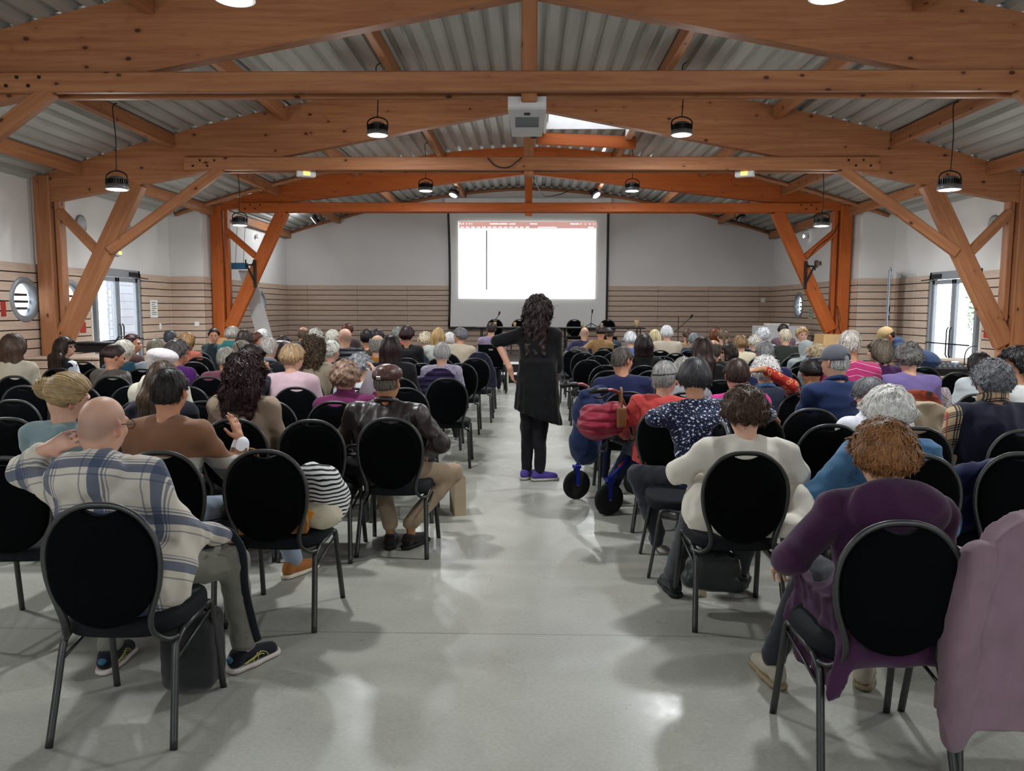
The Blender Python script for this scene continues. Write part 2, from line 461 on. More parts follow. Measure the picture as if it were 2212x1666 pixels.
        f = t.math('FRACT', t.math('DIVIDE', t.math('ADD', x[2], t.math('MULTIPLY', t.noise(7, 2), .05)), .021))
        base = t.mix(t.ramp(f, [(0, 1), (.42, 0)], True), lin('#dcdad8'), lin('#16161c'))
    elif kind == 'knit':
        w = t.noise(70, 1, t.mapping((1, 1, .35))); bump = w; bst = .55
    elif kind == 'leather':
        rough, spec = .38, .5; bump = t.voro(120); bst = .15
        base = t.mix(t.noise(14, 4), tuple(v * .6 for v in C), tuple(min(1, v * 1.35) for v in C))
    elif kind == 'denim':
        n = t.noise(220, 1, t.mapping((1, 1, .15))); base = t.mix(n, tuple(v * .7 for v in C), tuple(min(1, v * 1.35) for v in C))
        base = t.mix(t.math('MULTIPLY', t.noise(5, 4), .35), base, lin('#7fa6c4'))
    elif kind == 'quilt':
        f = t.math('ABSOLUTE', t.math('SINE', t.math('MULTIPLY', x[2], 48))); bump = f; bst = 1.0; rough = .5
    t.bump(bump, bst, .02 if kind == 'quilt' else .003)
    t.b.inputs['Sheen Weight'].default_value = 0.0 if kind == 'leather' else .15
    _cm[key] = t.fin(base, rough, 0, spec); return _cm[key]

def rot(yaw, pitch, roll):
    cy, sy = math.cos(yaw), math.sin(yaw); cx, sx = math.cos(pitch), math.sin(pitch); cz, sz = math.cos(roll), math.sin(roll)
    Rz = A([cy, -sy, 0], [sy, cy, 0], [0, 0, 1]); Rx = A([1, 0, 0], [0, cx, -sx], [0, sx, cx]); Ry = A([cz, 0, sz], [0, 1, 0], [-sz, 0, cz])
    return Rz @ Rx @ Ry
class Fr: pass
def frames(top, lean, side, yaw, hy, hp, hr, hipz=.52):
    """solve the seated skeleton whose crown is at world point top"""
    f = Fr(); a = math.radians(yaw); f.V = A(-math.sin(a), math.cos(a), 0); U = A(math.cos(a), math.sin(a), 0)
    l, s_ = math.radians(lean), math.radians(side)
    f.S = nrm(A(0, 0, math.cos(l) * math.cos(s_)) + f.V * math.sin(l) + U * math.sin(s_))
    f.U = nrm(U - f.S * (U @ f.S)); f.W = np.cross(f.S, f.U)
    f.N = nrm(f.S * .45 + A(0, 0, .6) + f.V * .22)
    f.R = rot(a + math.radians(hy), math.radians(hp), math.radians(hr))
    z = top[2] - hipz
    up = f.N * .170 + f.R @ A(0, 0, .118)
    f.k = min(1.25, max(.74, (z - up[2]) / (.50 * f.S[2])))
    f.H = A(0, 0, hipz); f.C7 = f.H + f.S * .50 * f.k
    f.Hc = f.C7 + f.N * .170
    cr = f.Hc + f.R @ A(0, 0, .118)
    f.base = A(top[0] - cr[0], top[1] - cr[1], 0)
    dz = top[2] - cr[2]; f.dz = dz
    f.sh = f.H + f.S * .445 * f.k
    return f
def head_prims(s, f, fine, far):
    c, R = f.Hc, f.R; X = lambda *v: c + R @ A(*v)
    s.ell(X(0, -.012, .024), (.075, .094, .093), R, k=.02)
    s.ell(X(0, .026, -.048), (.057, .066, .064), R, k=.035)
    s.ell(X(0, -.035, -.03), (.062, .062, .06), R, k=.03)
    s.cap(X(0, -.022, -.05), f.C7 + f.S * -.02, .053, .060, k=.035)
    s.cap(X(0, .086, .004), X(0, .104, -.030), .009, .014, k=.012)
    for q in (-1, 1):
        s.cap(X(q * .012, .088, .026), X(q * .046, .074, .024), .010, .009, k=.014)
        s.ell(X(q * .034, .060, -.022), (.024, .022, .02), R, k=.02)
        ER = R @ rot(q * .42, .12, 0)
        s.ell(X(q * .081, -.012, -.006), (.010 if fine else .014, .022, .035), ER, k=.006)
        if fine: s.ell(X(q * .091, -.006, -.004), (.008, .011, .020), ER, k=.006, sub=True)
        s.ell(X(q * .032, .098, .004), (.017, .014, .011), R, k=.008, sub=True)
    s.cap(X(-.018, .086, -.062), X(.018, .086, -.062), .008, .008, k=.008)
    s.cap(X(-.016, .083, -.073), X(.016, .083, -.073), .008, .008, k=.008)
def hand(s, w, d, n, curl=.5, side=1, r0=.0088, kf=.004):
    """wrist w, finger direction d, palm normal n; five separate fingers"""
    d = nrm(d); n = nrm(A(*n) - d * (A(*n) @ d)); x = np.cross(d, n) * side
    s.cap(w - d * .03, w + d * .03, .026, .026, k=.02)
    for i in range(4): s.cap(w + d * .02 + x * (.010 * (1.5 - i)), w + d * .088 + x * (.019 * (1.5 - i)), .014, .0115, k=.010)
    for i, L in enumerate((.072, .080, .075, .058)):
        p = w + d * (.088 - .004 * abs(i - 1)) + x * (.0195 * (1.5 - i)); a = curl * (.55 + .1 * i); dd = d
        for q, fr in enumerate((.45, .31, .24)):
            a2 = a * (q + 1); dd = nrm(d * math.cos(a2) + n * math.sin(a2) + x * .06 * (1.5 - i)); e = p + dd * L * fr
            s.cap(p, e, r0 - .0007 * q, r0 - .0007 * (q + 1), k=kf); p = e
    p = w + d * .022 + x * .026; t1 = p + nrm(d * .7 + x * .75 + n * .3) * .045; t2 = t1 + nrm(d * .95 + x * .25 + n * (.3 + curl * .5)) * .036
    s.cap(p, t1, .013, .0105, k=.010); s.cap(t1, t2, .0105, .0085, k=.004)
def hair_build(o, f, style, colr, ex, N, h, seed):
    c, R = f.Hc, f.R; X = lambda *v: c + R @ A(*v); vol = ex.get('vol', .018); L = ex.get('L', .12) if not isinstance(ex.get('L'), tuple) else .12
    s = S(); long = style in ('long', 'bob')
    s.ell(X(0, -.012, .024), (.0765 + vol, .0955 + vol, .0945 + vol * .9), R, k=.02)
    if long or vol > .02: s.ell(X(0, -.035, -.02), (.080 + vol * .9, .080 + vol, .075), R, k=.04)
    elif style in ('short', 'fringe'): s.ell(X(0, -.035, -.03), (.066 + vol * .7, .066 + vol * .7, .064), R, k=.03)
    dn = A(0, 0, -1)
    if style == 'bob':
        for q in (-1, 0, 1):
            a = X(q * .055, -.045 - .02 * (q == 0), -.03); s.cap(a, a + dn * max(.04, L - .06) + R @ A(q * .012, -.01, 0), .045 + vol * .6, .036 + vol * .5, k=.03)
    if style == 'long':
        back = -f.W
        for q in (-1, 0, 1):
            a = X(q * .052, -.05 - .02 * (q == 0), -.03); m = f.C7 + back * .085 + f.U * q * .07 + f.S * .04; e = m - f.S * max(.02, (L - .2)) + back * .01
            s.cap(a, m, .046 + vol * .5, .040, k=.03); s.cap(m, e, .040, .026, k=.03)
    nape = -.085 if style in ('short', 'bun', 'pony', 'curly') else -.4
    if vol > .017 and nape > -.3: nape = -.112
    if vol < .014 and style == 'short': nape = -.088
    ft = .062 + min(vol, .02)
    def cut(P, d):
        ix = np.nonzero(d < .05)[0]; q = (P[ix] - c) @ R
        y0, y1 = (-.085, .078) if nape > -.3 else (.005, .082)
        t = np.clip((q[:, 1] - y0) / (y1 - y0), 0, 1); t = t * t * (3 - 2 * t)
        ln = nape + (ft - nape) * t
        ln = np.where((np.abs(q[:, 0]) > .05) & (q[:, 1] > -.036) & (q[:, 1] < .03) & (nape > -.3), np.maximum(ln, .026 if vol < .015 else (.0 if vol < .023 else -.03)), ln)
        e = ln - q[:, 2]
        if style == 'fringe': e = np.maximum(e, (q[:, 2] - ex.get('fringetop', .068)) * .9)
        d = d.copy(); d[ix] = np.maximum(d[ix], e * .8); return d
    s.post.append(cut)
    if nape > -.3:
        def taper(P, d):
            z = ((P - c) @ R)[:, 2]; t = np.clip((z + .085) / .10, 0, 1); return d + ((vol * .85 + .004) if vol > .014 else vol * .4 + .001) * (1 - t * t * (3 - 2 * t))
        s.post.append(taper)
    if style in ('bun', 'pony') or ex.get('bun2'):
        bp = X(*ex.get('bunpos', (0, -.118, .012 if style == 'bun' else .0))); br = ex.get('bunr', .036)
        b2 = S()
        if style == 'pony': b2.cap(bp, bp + dn * .13 + R @ A(0, -.025, 0), .026, .014)
        else: b2.ell(bp, (br, br * .8, br))
        bf = b2
        s.post.append(lambda P, d: np.minimum(d, bf(P))); lo2, hi2 = b2.bounds(0); s.p.append((lambda P: np.full(len(P), 9.), lo2, hi2, 0))
    curly = style == 'curly' or ex.get('wavy', 0) or style == 'short' and vol > .026
    if curly:
        r = np.random.default_rng(seed); ks = r.normal(size=(5, 3)); ks /= np.linalg.norm(ks, axis=1)[:, None]; ks *= 2 * PI / r.uniform(.028, .07, (5, 1)); ph = r.uniform(0, 6, 5)
        am = ex.get('wavy', .007)
        def crl(P, d):
            ix = np.nonzero(np.abs(d) < .05)[0]; d = d.copy(); d[ix] += am * np.sin(P[ix] @ ks.T + ph).sum(1) / 2.2; return d
        s.post.append(crl)
    lo, hi = s.bounds(.03); V, F = nets(s, lo, hi, h)
    if not len(V): return
    base = np.array(lin(colr)); base = base * (1.3 if base.mean() > .38 else 1.0); r = np.random.default_rng(seed + 5)
    vc = np.tile(base * .72, (len(V), 1))
    Vs, Fs, Cs = [V], [F], [vc]
    # strands that follow the hair surface
    pick = V[r.integers(0, len(V), N)] + r.normal(0, .003, (N, 3))
    q = (pick - c) @ R; wgt = (q[:, 2] > (-.02 if nape > -.3 else -.10)) & (q[:, 2] < (.015 if ex.get('hat') else 9)); pick = pick[wgt]; n = len(pick)
    step = .016 if nape > -.3 else .026; steps = 6 if nape > -.3 else 9
    if style == 'fringe': steps = 4
    if vol < .013 and nape > -.3: steps = 3
    if ex.get('hat'): steps = 2
    off = r.uniform(.0, .0085, n) + (.002 if curly else 0)
    crown = X(.01, -.055, .115); P = pick.copy(); path = [P.copy()]; ns = []
    def grad(P):
        e = .004; d0 = s(P); g = np.stack([s(P + A(*(e * (np.arange(3) == i)))) - d0 for i in range(3)], 1)
        return d0, g / (np.linalg.norm(g, axis=1)[:, None] + 1e-9)
    sw = r.normal(0, .5 if curly else .3, (n, 3)); fq = r.uniform(35, 70, n); phs = r.uniform(0, 6.28, n)
    for i in range(steps):
        d0, g = grad(P); P = P - g * (d0 - off)[:, None] * .9; path[-1] = P.copy(); ns.append(g)
        away = P - crown; away /= np.linalg.norm(away, axis=1)[:, None] + 1e-9
        dirv = away * .8 + dn * .9 + sw
        if style in ('bun', 'pony'): dirv = (bp - P); dirv /= np.linalg.norm(dirv, axis=1)[:, None] + 1e-9
        dirv -= g * (dirv * g).sum(1)[:, None]; dirv /= np.linalg.norm(dirv, axis=1)[:, None] + 1e-9
        if curly:
            sd = np.cross(g, dirv); dirv = dirv + sd * (np.sin(fq * (i + 1) * step + phs) * (.9 if style == 'curly' else .45))[:, None]
        P = P + dirv * step; path.append(P.copy())
    ns.append(ns[-1]); path[-1] = path[-1] + ns[-1] * r.uniform(-.002, .004, n)[:, None]
    path = np.stack(path, 1); ns = np.stack(ns, 1); m = path.shape[1]
    tg = np.gradient(path, axis=1); sd = np.cross(tg, ns); sd /= np.linalg.norm(sd, axis=2)[..., None] + 1e-9
    wd = ex.get('sw', .0035) * r.uniform(.6, 1.3, (n, 1, 1)) * np.linspace(1, .35, m)[None, :, None]
    a = path + sd * wd; b = path - sd * wd
    VV = np.stack([a, b], 2).reshape(-1, 3); idx = np.arange(n * m * 2).reshape(n, m, 2)
    FF = np.stack([idx[:, :-1, 0], idx[:, :-1, 1], idx[:, 1:, 1], idx[:, 1:, 0]], -1).reshape(-1, 4)
    tone = r.normal(1.0, .22, (n, 1, 1)).clip(.5, 1.6) * np.linspace(.85, 1.15, m)[None, :, None]
    CC = np.repeat((base[None, None] * tone)[:, :, None, :], 2, 2).reshape(-1, 3)
    Vs.append(VV); Fs.append(FF + len(V)); Cs.append(CC)
    me = mesh('hair', np.concatenate(Vs), [np.concatenate(Fs)], HAIR, True, np.clip(np.concatenate(Cs), 0, 1))
    link('hair', me, o)
def hat_build(o, f, kind, colr, h):
    c, R = f.Hc, f.R; X = lambda *v: c + R @ A(*v); s = S()
    if kind == 'cap':
        s.ell(X(0, -.012, .034), (.093, .113, .104), R); s.post.append(lambda P, d: np.maximum(d, .016 - ((P - c) @ R)[:, 2]))
        b = S().ell(X(0, .12, .03), (.072, .085, .010), R); lo, hi = b.bounds(0)
        s.p.append((lambda P: np.full(len(P), 9.), lo, hi, 0)); s.post.append(lambda P, d: np.minimum(d, b(P)))
        hole = S().ell(X(0, -.118, .036), (.030, .03, .020), R); s.post.append(lambda P, d: np.maximum(d, -hole(P)))
        nm = 'cap'
    elif kind == 'flat':
        s.ell(X(0, -.005, .062), (.094, .118, .060), R, k=.02); s.ell(X(0, -.02, .035), (.089, .108, .045), R, k=.02)
        s.ell(X(0, .105, .025), (.060, .05, .012), R, k=.015); s.post.append(lambda P, d: np.maximum(d, .010 - ((P - c) @ R)[:, 2])); s.post.append(folds(.003, .05, 3)); nm = 'cap'
    elif kind == 'beret':
        s.ell(X(.02, -.02, .070), (.115, .125, .058), R @ rot(0, 0, .15)); s.ell(X(0, -.01, .04), (.084, .102, .05), R); s.post.append(lambda P, d: np.maximum(d, .012 - ((P - c) @ R)[:, 2])); s.post.append(folds(.004, .03, 3)); nm = 'beret'
    else:
        s.ell(X(0, -.02, .020), (.098, .118, .112), R, k=.03); s.cap(X(0, -.06, -.05), f.C7 - f.W * .04, .085, .10, k=.05); s.post.append(folds(.004, .08, 3)); nm = 'hood'
        s.ell(X(0, .10, -.02), (.07, .05, .09), R, sub=True)
    link(nm, sdf_mesh(nm, s, h, cloth('leather' if kind == 'flat' else 'knit' if kind == 'beret' else 'plain', colr)), o)
    if kind == 'flat' and colr == '#4d2f29':
        mb = MB().box((-.016, -.006, -.012), (.016, .006, .012), R, X(0, -.128, .028), bev=.003)
        mb.obj('buckle', M['chrome'], o)
def glasses_build(o, f):
    c, R = f.Hc, f.R; X = lambda *v: c + R @ A(*v); mb = MB()
    for q in (-1, 1):
        mb.tube([X(q * .078, -.012, .012), X(q * .080, .03, .012), X(q * .066, .102, .008)], .0022, 5)
        mb.tube([X(q * .034 + .026 * math.cos(a), .104, .002 + .02 * math.sin(a)) for a in np.linspace(0, 2 * PI, 15)], .0018, 5, False)
    mb.tube([X(-.009, .108, .004), X(.009, .108, .004)], .002, 5)
    mb.obj('glasses', M['black'], o, True)
def shoe_build(o, ank, fwd, colu, cols, h, marks=False):
    fwd = nrm(A(fwd[0], fwd[1], 0)); a = A(ank[0], ank[1], 0); z = A(0, 0, 1)
    s = S().cap(a - fwd * .045 + z * .05, a - fwd * .03 + z * .075, .036, .038, k=.02).cap(a + fwd * .02 + z * .055, a + fwd * .14 + z * .034, .040, .036, k=.03)
    s.post.append(lambda P, d: np.maximum(d, np.maximum(.022 - P[:, 2], P[:, 2] - .098)))
    ob = link('shoe', sdf_mesh('shoe', s, h, cloth('plain', colu)), o)
    s2 = S().cap(a - fwd * .045 + z * .018, a + fwd * .04 + z * .018, .043, .040, k=.03).cap(a + fwd * .04 + z * .018, a + fwd * .15 + z * .018, .040, .042, k=.03)
    s2.post.append(lambda P, d: np.maximum(d, np.maximum(.002 - P[:, 2], P[:, 2] - .026)))
    link('sole', sdf_mesh('sole', s2, h, plain(cols, .7)), ob)
    if marks:
        sd = A(fwd[1], -fwd[0], 0); Q = lambda u, z_, w_: a + fwd * u + sd * w_ + A(0, 0, z_); mb = MB()
        for pts in ([Q(-.03, .040, .041), Q(.02, .052, .0425), Q(.06, .062, .038), Q(.09, .050, .037), Q(.10, .034, .040)], [Q(-.03, .037, .0415), Q(.02, .047, .043), Q(.058, .054, .041), Q(.08, .044, .039)], [Q(.015, .034, .0425), Q(.045, .064, .036)], [Q(.04, .032, .042), Q(.062, .066, .034)]):
            mb.tube(smoothpath(pts, 4), .0022, 5)
        mb.obj('side_lines', plain('#b9b45c', .5), ob, True)
        link('heel_tab', sdf_mesh('heel_tab', S().ell(a - fwd * .066 + A(0, 0, .062), (.022, .022, .018)), h, plain('#2f5f7d', .6)), ob)
PINFO = []
def make_person(key, X, Y, Zt, lean, side, byaw, hd, hstyle, hcol, skin, tk, tc, trou, phrase, ex, stand=False):
    seed = sum(ord(ch) * (i + 7) for i, ch in enumerate(key)) % 9973
    hipz = ex.get('hipz', .52)
    f = frames((X, Y, Zt), lean, side, byaw, hd[0], hd[1], hd[2], hipz)
    near = Y < 6.2; mid = Y < 9.2
    hb, hc, hh = (.0075, .010, .008) if near else ((.010, .014, .010) if mid else (.0125, .017, .0125))
    w = ex.get('w', 1.0); base = f.base
    o = link('person', bpy.data.meshes.new('person')); o.location = base; U, V, W, Sx, H = f.U, f.V, f.W, f.S, f.H
    # arms
    arms = {}
    for sd, q in (('L', -1), ('R', 1)):
        sh = f.sh + U * q * .165 * w - W * .005
        el = sh + U * q * .055 * w + W * .06 - A(0, 0, .25) ; wr = el + V * .20 - U * q * .11 + A(0, 0, .0)
        wr[2] = max(wr[2], .60)
        if isinstance(ex.get(sd), tuple): el, wr = A(*ex[sd][0]), A(*ex[sd][1])
        if sd + 'abs' in ex: el, wr = A(*ex[sd + 'abs'][0]) - base, A(*ex[sd + 'abs'][1]) - base
        arms[sd] = (q, sh, el, wr)
    legs = ex.get('legs')
    if legs is None:
        legs = [(U * q * .12 + V * .42 + A(0, 0, .50), U * q * .13 + V * .42 + A(0, 0, .10)) for q in (-1, 1)]
    else: legs = [(A(*legs[0]), A(*legs[1])), (A(*legs[2]), A(*legs[3]))]
    # continuous body
    s = S(); head_prims(s, f, near, not mid)
    s.loft(H, U, W, Sx, .50 * f.k, [(-.05, .13 * w, .09, 0), (.3, .125 * w, .08, 0), (.6, .14 * w, .085, 0), (.88, .15 * w, .075, 0), (1.0, .065, .055, -.005)], k=.04)
    for sd, (q, sh, el, wr) in arms.items():
        s.cap(f.sh + U * q * .06, sh, .05, .048, k=.04); s.cap(sh, el, .044, .038, k=.02); s.cap(el, wr, .037, .026, k=.02)
        hdn = ex.get(sd + 'hand'); dv = nrm(wr - el)
        if hdn: hand(s, wr + nrm(A(*hdn[0])) * .02, A(*hdn[0]), hdn[1], hdn[2], q, .0088 if near else .0095)
        else: hand(s, wr + dv * .02, nrm(dv + A(0, 0, -.25)), nrm(A(0, .2, -1) + U * q * -.3), .55, q, .0088 if mid else .010, .004 if mid else .006)
    hips = [H + U * q * .085 for q in (-1, 1)]
    if near or stand:
        for (kn, an), hp in zip(legs, hips): s.cap(hp, kn, .06, .045, k=.03); s.cap(kn, an, .042, .03, k=.02); s.cap(an, A(an[0], an[1], .06) , .03, .03)
    bald = hstyle == 'bald'; c, R = f.Hc, f.R
    def vcol(P):
        q = (P - c) @ R; C = np.ones((len(P), 3))
        ear = np.clip((np.abs(q[:, 0]) - .074) / .01, 0, 1) * (np.abs(q[:, 1] + .01) < .04) * (np.abs(q[:, 2]) < .045)
        C *= 1 - ear[:, None] * A(0, .28, .30)
        lip = np.exp(-(((q[:, 0]) / .022) ** 2 + ((q[:, 1] - .095) / .012) ** 2 + ((q[:, 2] + .067) / .010) ** 2)); C *= 1 - lip[:, None] * A(.15, .5, .45)
        chk = np.exp(-(((np.abs(q[:, 0]) - .042) / .02) ** 2 + ((q[:, 1] - .07) / .03) ** 2 + ((q[:, 2] + .03) / .02) ** 2)); C *= 1 - chk[:, None] * A(0, .15, .15)
        if bald or hstyle == 'fringe':
            t = np.clip((q[:, 1] + .085) / .16, 0, 1); ln = -.07 + .13 * t
            sc = np.clip((q[:, 2] - ln) / .03, 0, 1) * np.clip((.085 - q[:, 2]) / .08, 0, 1); C *= 1 - sc[:, None] * (A(.42, .40, .36) if bald else A(.2, .2, .2))
        nk = np.clip((-.09 - q[:, 2]) / .06, 0, 1) * (q[:, 1] < 0); C *= 1 - nk[:, None] * A(.02, .12, .16)
        return C
    o.data = sdf_mesh('person', s, hb, SKIN[skin], vcol)
    # upper garment
    low = ex.get('low'); g = S(); ea = .012
    nk_t = .93 if low else 1.02
    tab = [(-.20, .165 * w, .125 * (.6 + .4 * w), 0), (.0, .178 * w, .128 * (.5 + .5 * w), 0), (.28, .162 * w, .112 * (.4 + .6 * w), 0), (.55, .172 * w, .116 * (.5 + .5 * w), -.004), (.78, .178 * w, .112, -.012), (.90, .150 * w, .095, -.014), (nk_t, .085, .072, -.010)]
    if stand or ex.get('hem', -.2) > -.1: pass
    g.loft(H, U, W, Sx, .50 * f.k, tab, k=.05)
    bare = []
    for sd, (q, sh, el, wr) in arms.items():
        g.cap(f.sh + U * q * .05 * w + Sx * .028, sh, .066, .066, k=.05)
        if tk == 'tee' or ex.get('short'):
            m = sh + (el - sh) * ex.get('slen', .72); g.cap(sh, m, .066, .062, k=.035)
        elif ex.get('sleeve') and sd in ('L', 'R') and ex['sleeve'] != 'redfloral' or (ex.get('sleeve') == 'redfloral' and sd == 'L'):
            bare.append((q, sh, el, wr))
        else:
            g.cap(sh, el, .065 + .006 * (w - 1), .056, k=.045); g.cap(el, wr - nrm(wr - el) * .02, .056, .042, k=.03)
    if tk in ('turtle',): g.cap(f.C7 - Sx * .02, f.C7 + f.N * .075, .070, .066, k=.02)
    if tk in ('hood',) or ex.get('hood2'):
        hs = ex.get('hoods', 1.0); g.ell(f.C7 - W * (.075 + .02 * hs) - Sx * .015 * hs, (.125 * hs, .055 * hs, .075 * hs), np.stack([U, W, Sx], 1), k=.03)
        g.cap(f.C7 - W * .05 - U * .08 + Sx * .03, f.C7 + W * .06 - U * .085 + Sx * .0, .030, .026, k=.03); g.cap(f.C7 - W * .05 + U * .08 + Sx * .03, f.C7 + W * .06 + U * .085, .030, .026, k=.03)
        g.cap(f.C7 - W * .07 - U * .08 + Sx * .045, f.C7 - W * .07 + U * .08 + Sx * .045, .028, .028, k=.025)
    if tk == 'coat':
        for q in (-1, 1):
            def sheet(P, q=q):
                z = P[:, 2]; xs = q * (.235 + .20 * np.clip(.52 - z, 0, .3) + .012 * np.sin(P[:, 1] * 38) * np.clip((.56 - z) * 4, 0, 1))
                lowz = (.29 if q < 0 else .36) + .5 * np.maximum(P[:, 1] - .05, 0)
                return np.maximum(np.maximum(np.abs(P[:, 0] - xs) - .024, np.abs(P[:, 1] + .04) - .25), np.maximum(lowz - z, z - .56)) * .75
            g.fn(sheet, (min(q * .2, q * .33), -.30, .27), (max(q * .2, q * .33), .22, .57), k=.05)
        g.cap(H - U * .15 - W * .07, H + U * .15 - W * .07, .07, .07, k=.04); g.cap(A(-.19, -.20, .45), A(.19, -.20, .45), .055, .055, k=.05)
        g.cap(A(-.20, -.25, .43), A(.20, -.25, .43), .035, .035, k=.05)
    if ex.get('cloakfn'): ex['cloakfn'](g, f)
    if ex.get('wide'):
        for q in ((1,) if ex['wide'] == 'R' else (-1, 1)): g.ell(H + U * q * .20 * w + A(0, -.02, .02), (.10, .15, .15), None, k=.07)
        g.cap(A(-.17 if ex['wide'] == 1 else .0, -.19, .51), A(.17, -.19, .51), .06, .06, k=.06)
    if not stand and tk != 'coat': g.post.append(lambda P, d: np.maximum(d, np.where(np.abs(P[:, 0]) < .235, .465, .39) - P[:, 2]))
    amp = {'leather': .009, 'quilt': .006, 'coat': .008, 'knit': .005, 'plaid': .007}.get(tk, .006) * (1.4 if near else 1)
    g.post.append(folds(amp, .17, seed))
    to = link({'leather': 'jacket', 'coat': 'coat', 'knit': 'sweater', 'denim': 'jacket', 'quilt': 'jacket', 'hood': 'hooded_top', 'plaid': 'hooded_top', 'tee': 'shirt', 'dots': 'blouse', 'stripesweater': 'sweater', 'turtle': 'sweater'}.get(tk, 'top'),
              sdf_mesh('top', g, hc, cloth('plain' if tk in ('tee', 'hood', 'turtle', 'shirt', 'coat') else tk, tc)), o)
    for q, sh, el, wr in bare:
        b = S().cap(sh, el, .066, .052, k=.04).cap(el, wr - nrm(wr - el) * .03, .052, .042, k=.03); b.post.append(folds(.005, .12, seed + 1))
        link('sleeve', sdf_mesh('sleeve', b, hc, cloth('redfloral', '#a3271f') if ex['sleeve'] == 'redfloral' else cloth('plain', ex['sleeve'])), o)
    if ex.get('cuff'):
        q, sh, el, wr = arms['R']; b = S().cap(wr - nrm(wr - el) * .10, wr - nrm(wr - el) * .0, .050, .046)
        link('cuff', sdf_mesh('cuff', b, hc, cloth('plain', ex['cuff'])), o)
    if ex.get('collar'):
        b = S(); n = 14; pts = []
        for i in range(n):
            a = 2 * PI * i / n; pts.append(f.C7 + f.N * (.035 - .02 * math.sin(a)) + U * .070 * math.cos(a) + W * (.066 * math.sin(a) + .002))
        for i in range(n): b.cap(pts[i], pts[(i + 1) % n], .020, .020, k=.01)
        if tk == 'navyplaid':
            for i in range(n): b.cap(pts[i] + f.N * .03, pts[(i + 1) % n] + f.N * .03, .022, .022, k=.02)
        link('scarf' if tk == 'navyplaid' else 'collar', sdf_mesh('collar', b, hc, cloth('check', '#b59a78') if ex['collar'] == 'check' else cloth('leather' if tk == 'leather' else 'denim' if tk == 'denim' else 'plain', ex['collar'])), o)
    # trousers
    t = S(); t.ell(H - Sx * .01, (.155 * min(w, 1.2), .120, .10), None, k=.04)
    for (kn, an), hp in zip(legs, hips):
        t.cap(hp, kn, .084, .066, k=.04)
        foot = nrm(A(*(ex.get('footdir', (V[0], V[1], 0)))))
        t.cap(kn, an + A(0, 0, .02), .064, .052, k=.03)
        if not ex.get('shoe') : t.cap(an + A(0, 0, -.045), an + foot * .15 + A(0, 0, -.055), .04, .034, k=.02)
    if not stand: t.post.append(lambda P, d: np.maximum(d, np.where((P[:, 1] < .30) & (np.abs(P[:, 0]) < .26) & (P[:, 2] > .40), .465 - P[:, 2], -9)))
    t.post.append(folds(.006, .14, seed + 2))
    link('skirt' if ex.get('tpat') else 'trousers', sdf_mesh('trousers', t, hc * 1.15, cloth(ex.get('tpat', 'plain'), trou)), o)
    if ex.get('shoe'):
        for (kn, an), fd in zip(legs, ex.get('feet', [(V[0] - .15 * U[0], V[1]), (V[0] + .5 * U[0], V[1])])):
            shoe_build(o, an, fd, ex['shoe'][0], ex['shoe'][1], .008, key == 'P14')
    # hair, headgear
    if hstyle != 'bald':
        N = 4200 if near else (1500 if mid else 420)
        e2 = dict(ex); e2['sw'] = .0026 if near else (.0042 if mid else .0075)
        if hstyle == 'fringe': N //= 3
        if ex.get('hat', ('',))[0] != 'hoodup': hair_build(o, f, hstyle, hcol, e2, N, hh, seed)
    if ex.get('hat'): hat_build(o, f, ex['hat'][0], ex['hat'][1], hh)
    if ex.get('band'):
        pts = [f.Hc + f.R @ A((.0805 + ex.get('vol', .01)) * math.cos(a), -.012 + (.099 + ex.get('vol', .01)) * math.sin(a), .03 + .028 * math.sin(a) * (1 if ex['band'] == '#1c1820' else -1)) for a in np.linspace(0, 2 * PI, 33)]
        MB().tube(pts, .012, 8, False, flat=(.4, 1)).obj('headband', plain(ex['band'], .8), o, True)
    if ex.get('glasses'): glasses_build(o, f)
    if abs(hd[0] + byaw) > 38 or ex.get('eyes'):
        for q in (-1, 1):
            p = f.Hc + f.R @ A(q * .032, .082, .004)
            e = MB().lathe([(.0001, -.011), (.006, -.009), (.0105, -.003), (.0105, .003), (.006, .009), (.0001, .011)], (0, 0, 0), 10)
            link('eye', e.mesh('eye', plain('#2a1d17', .2), True), o, tuple(p))
    lab = phrase
    tag(o, lab, 'person')
    PINFO.append((key, o, base, Y, phrase))
    return o, f
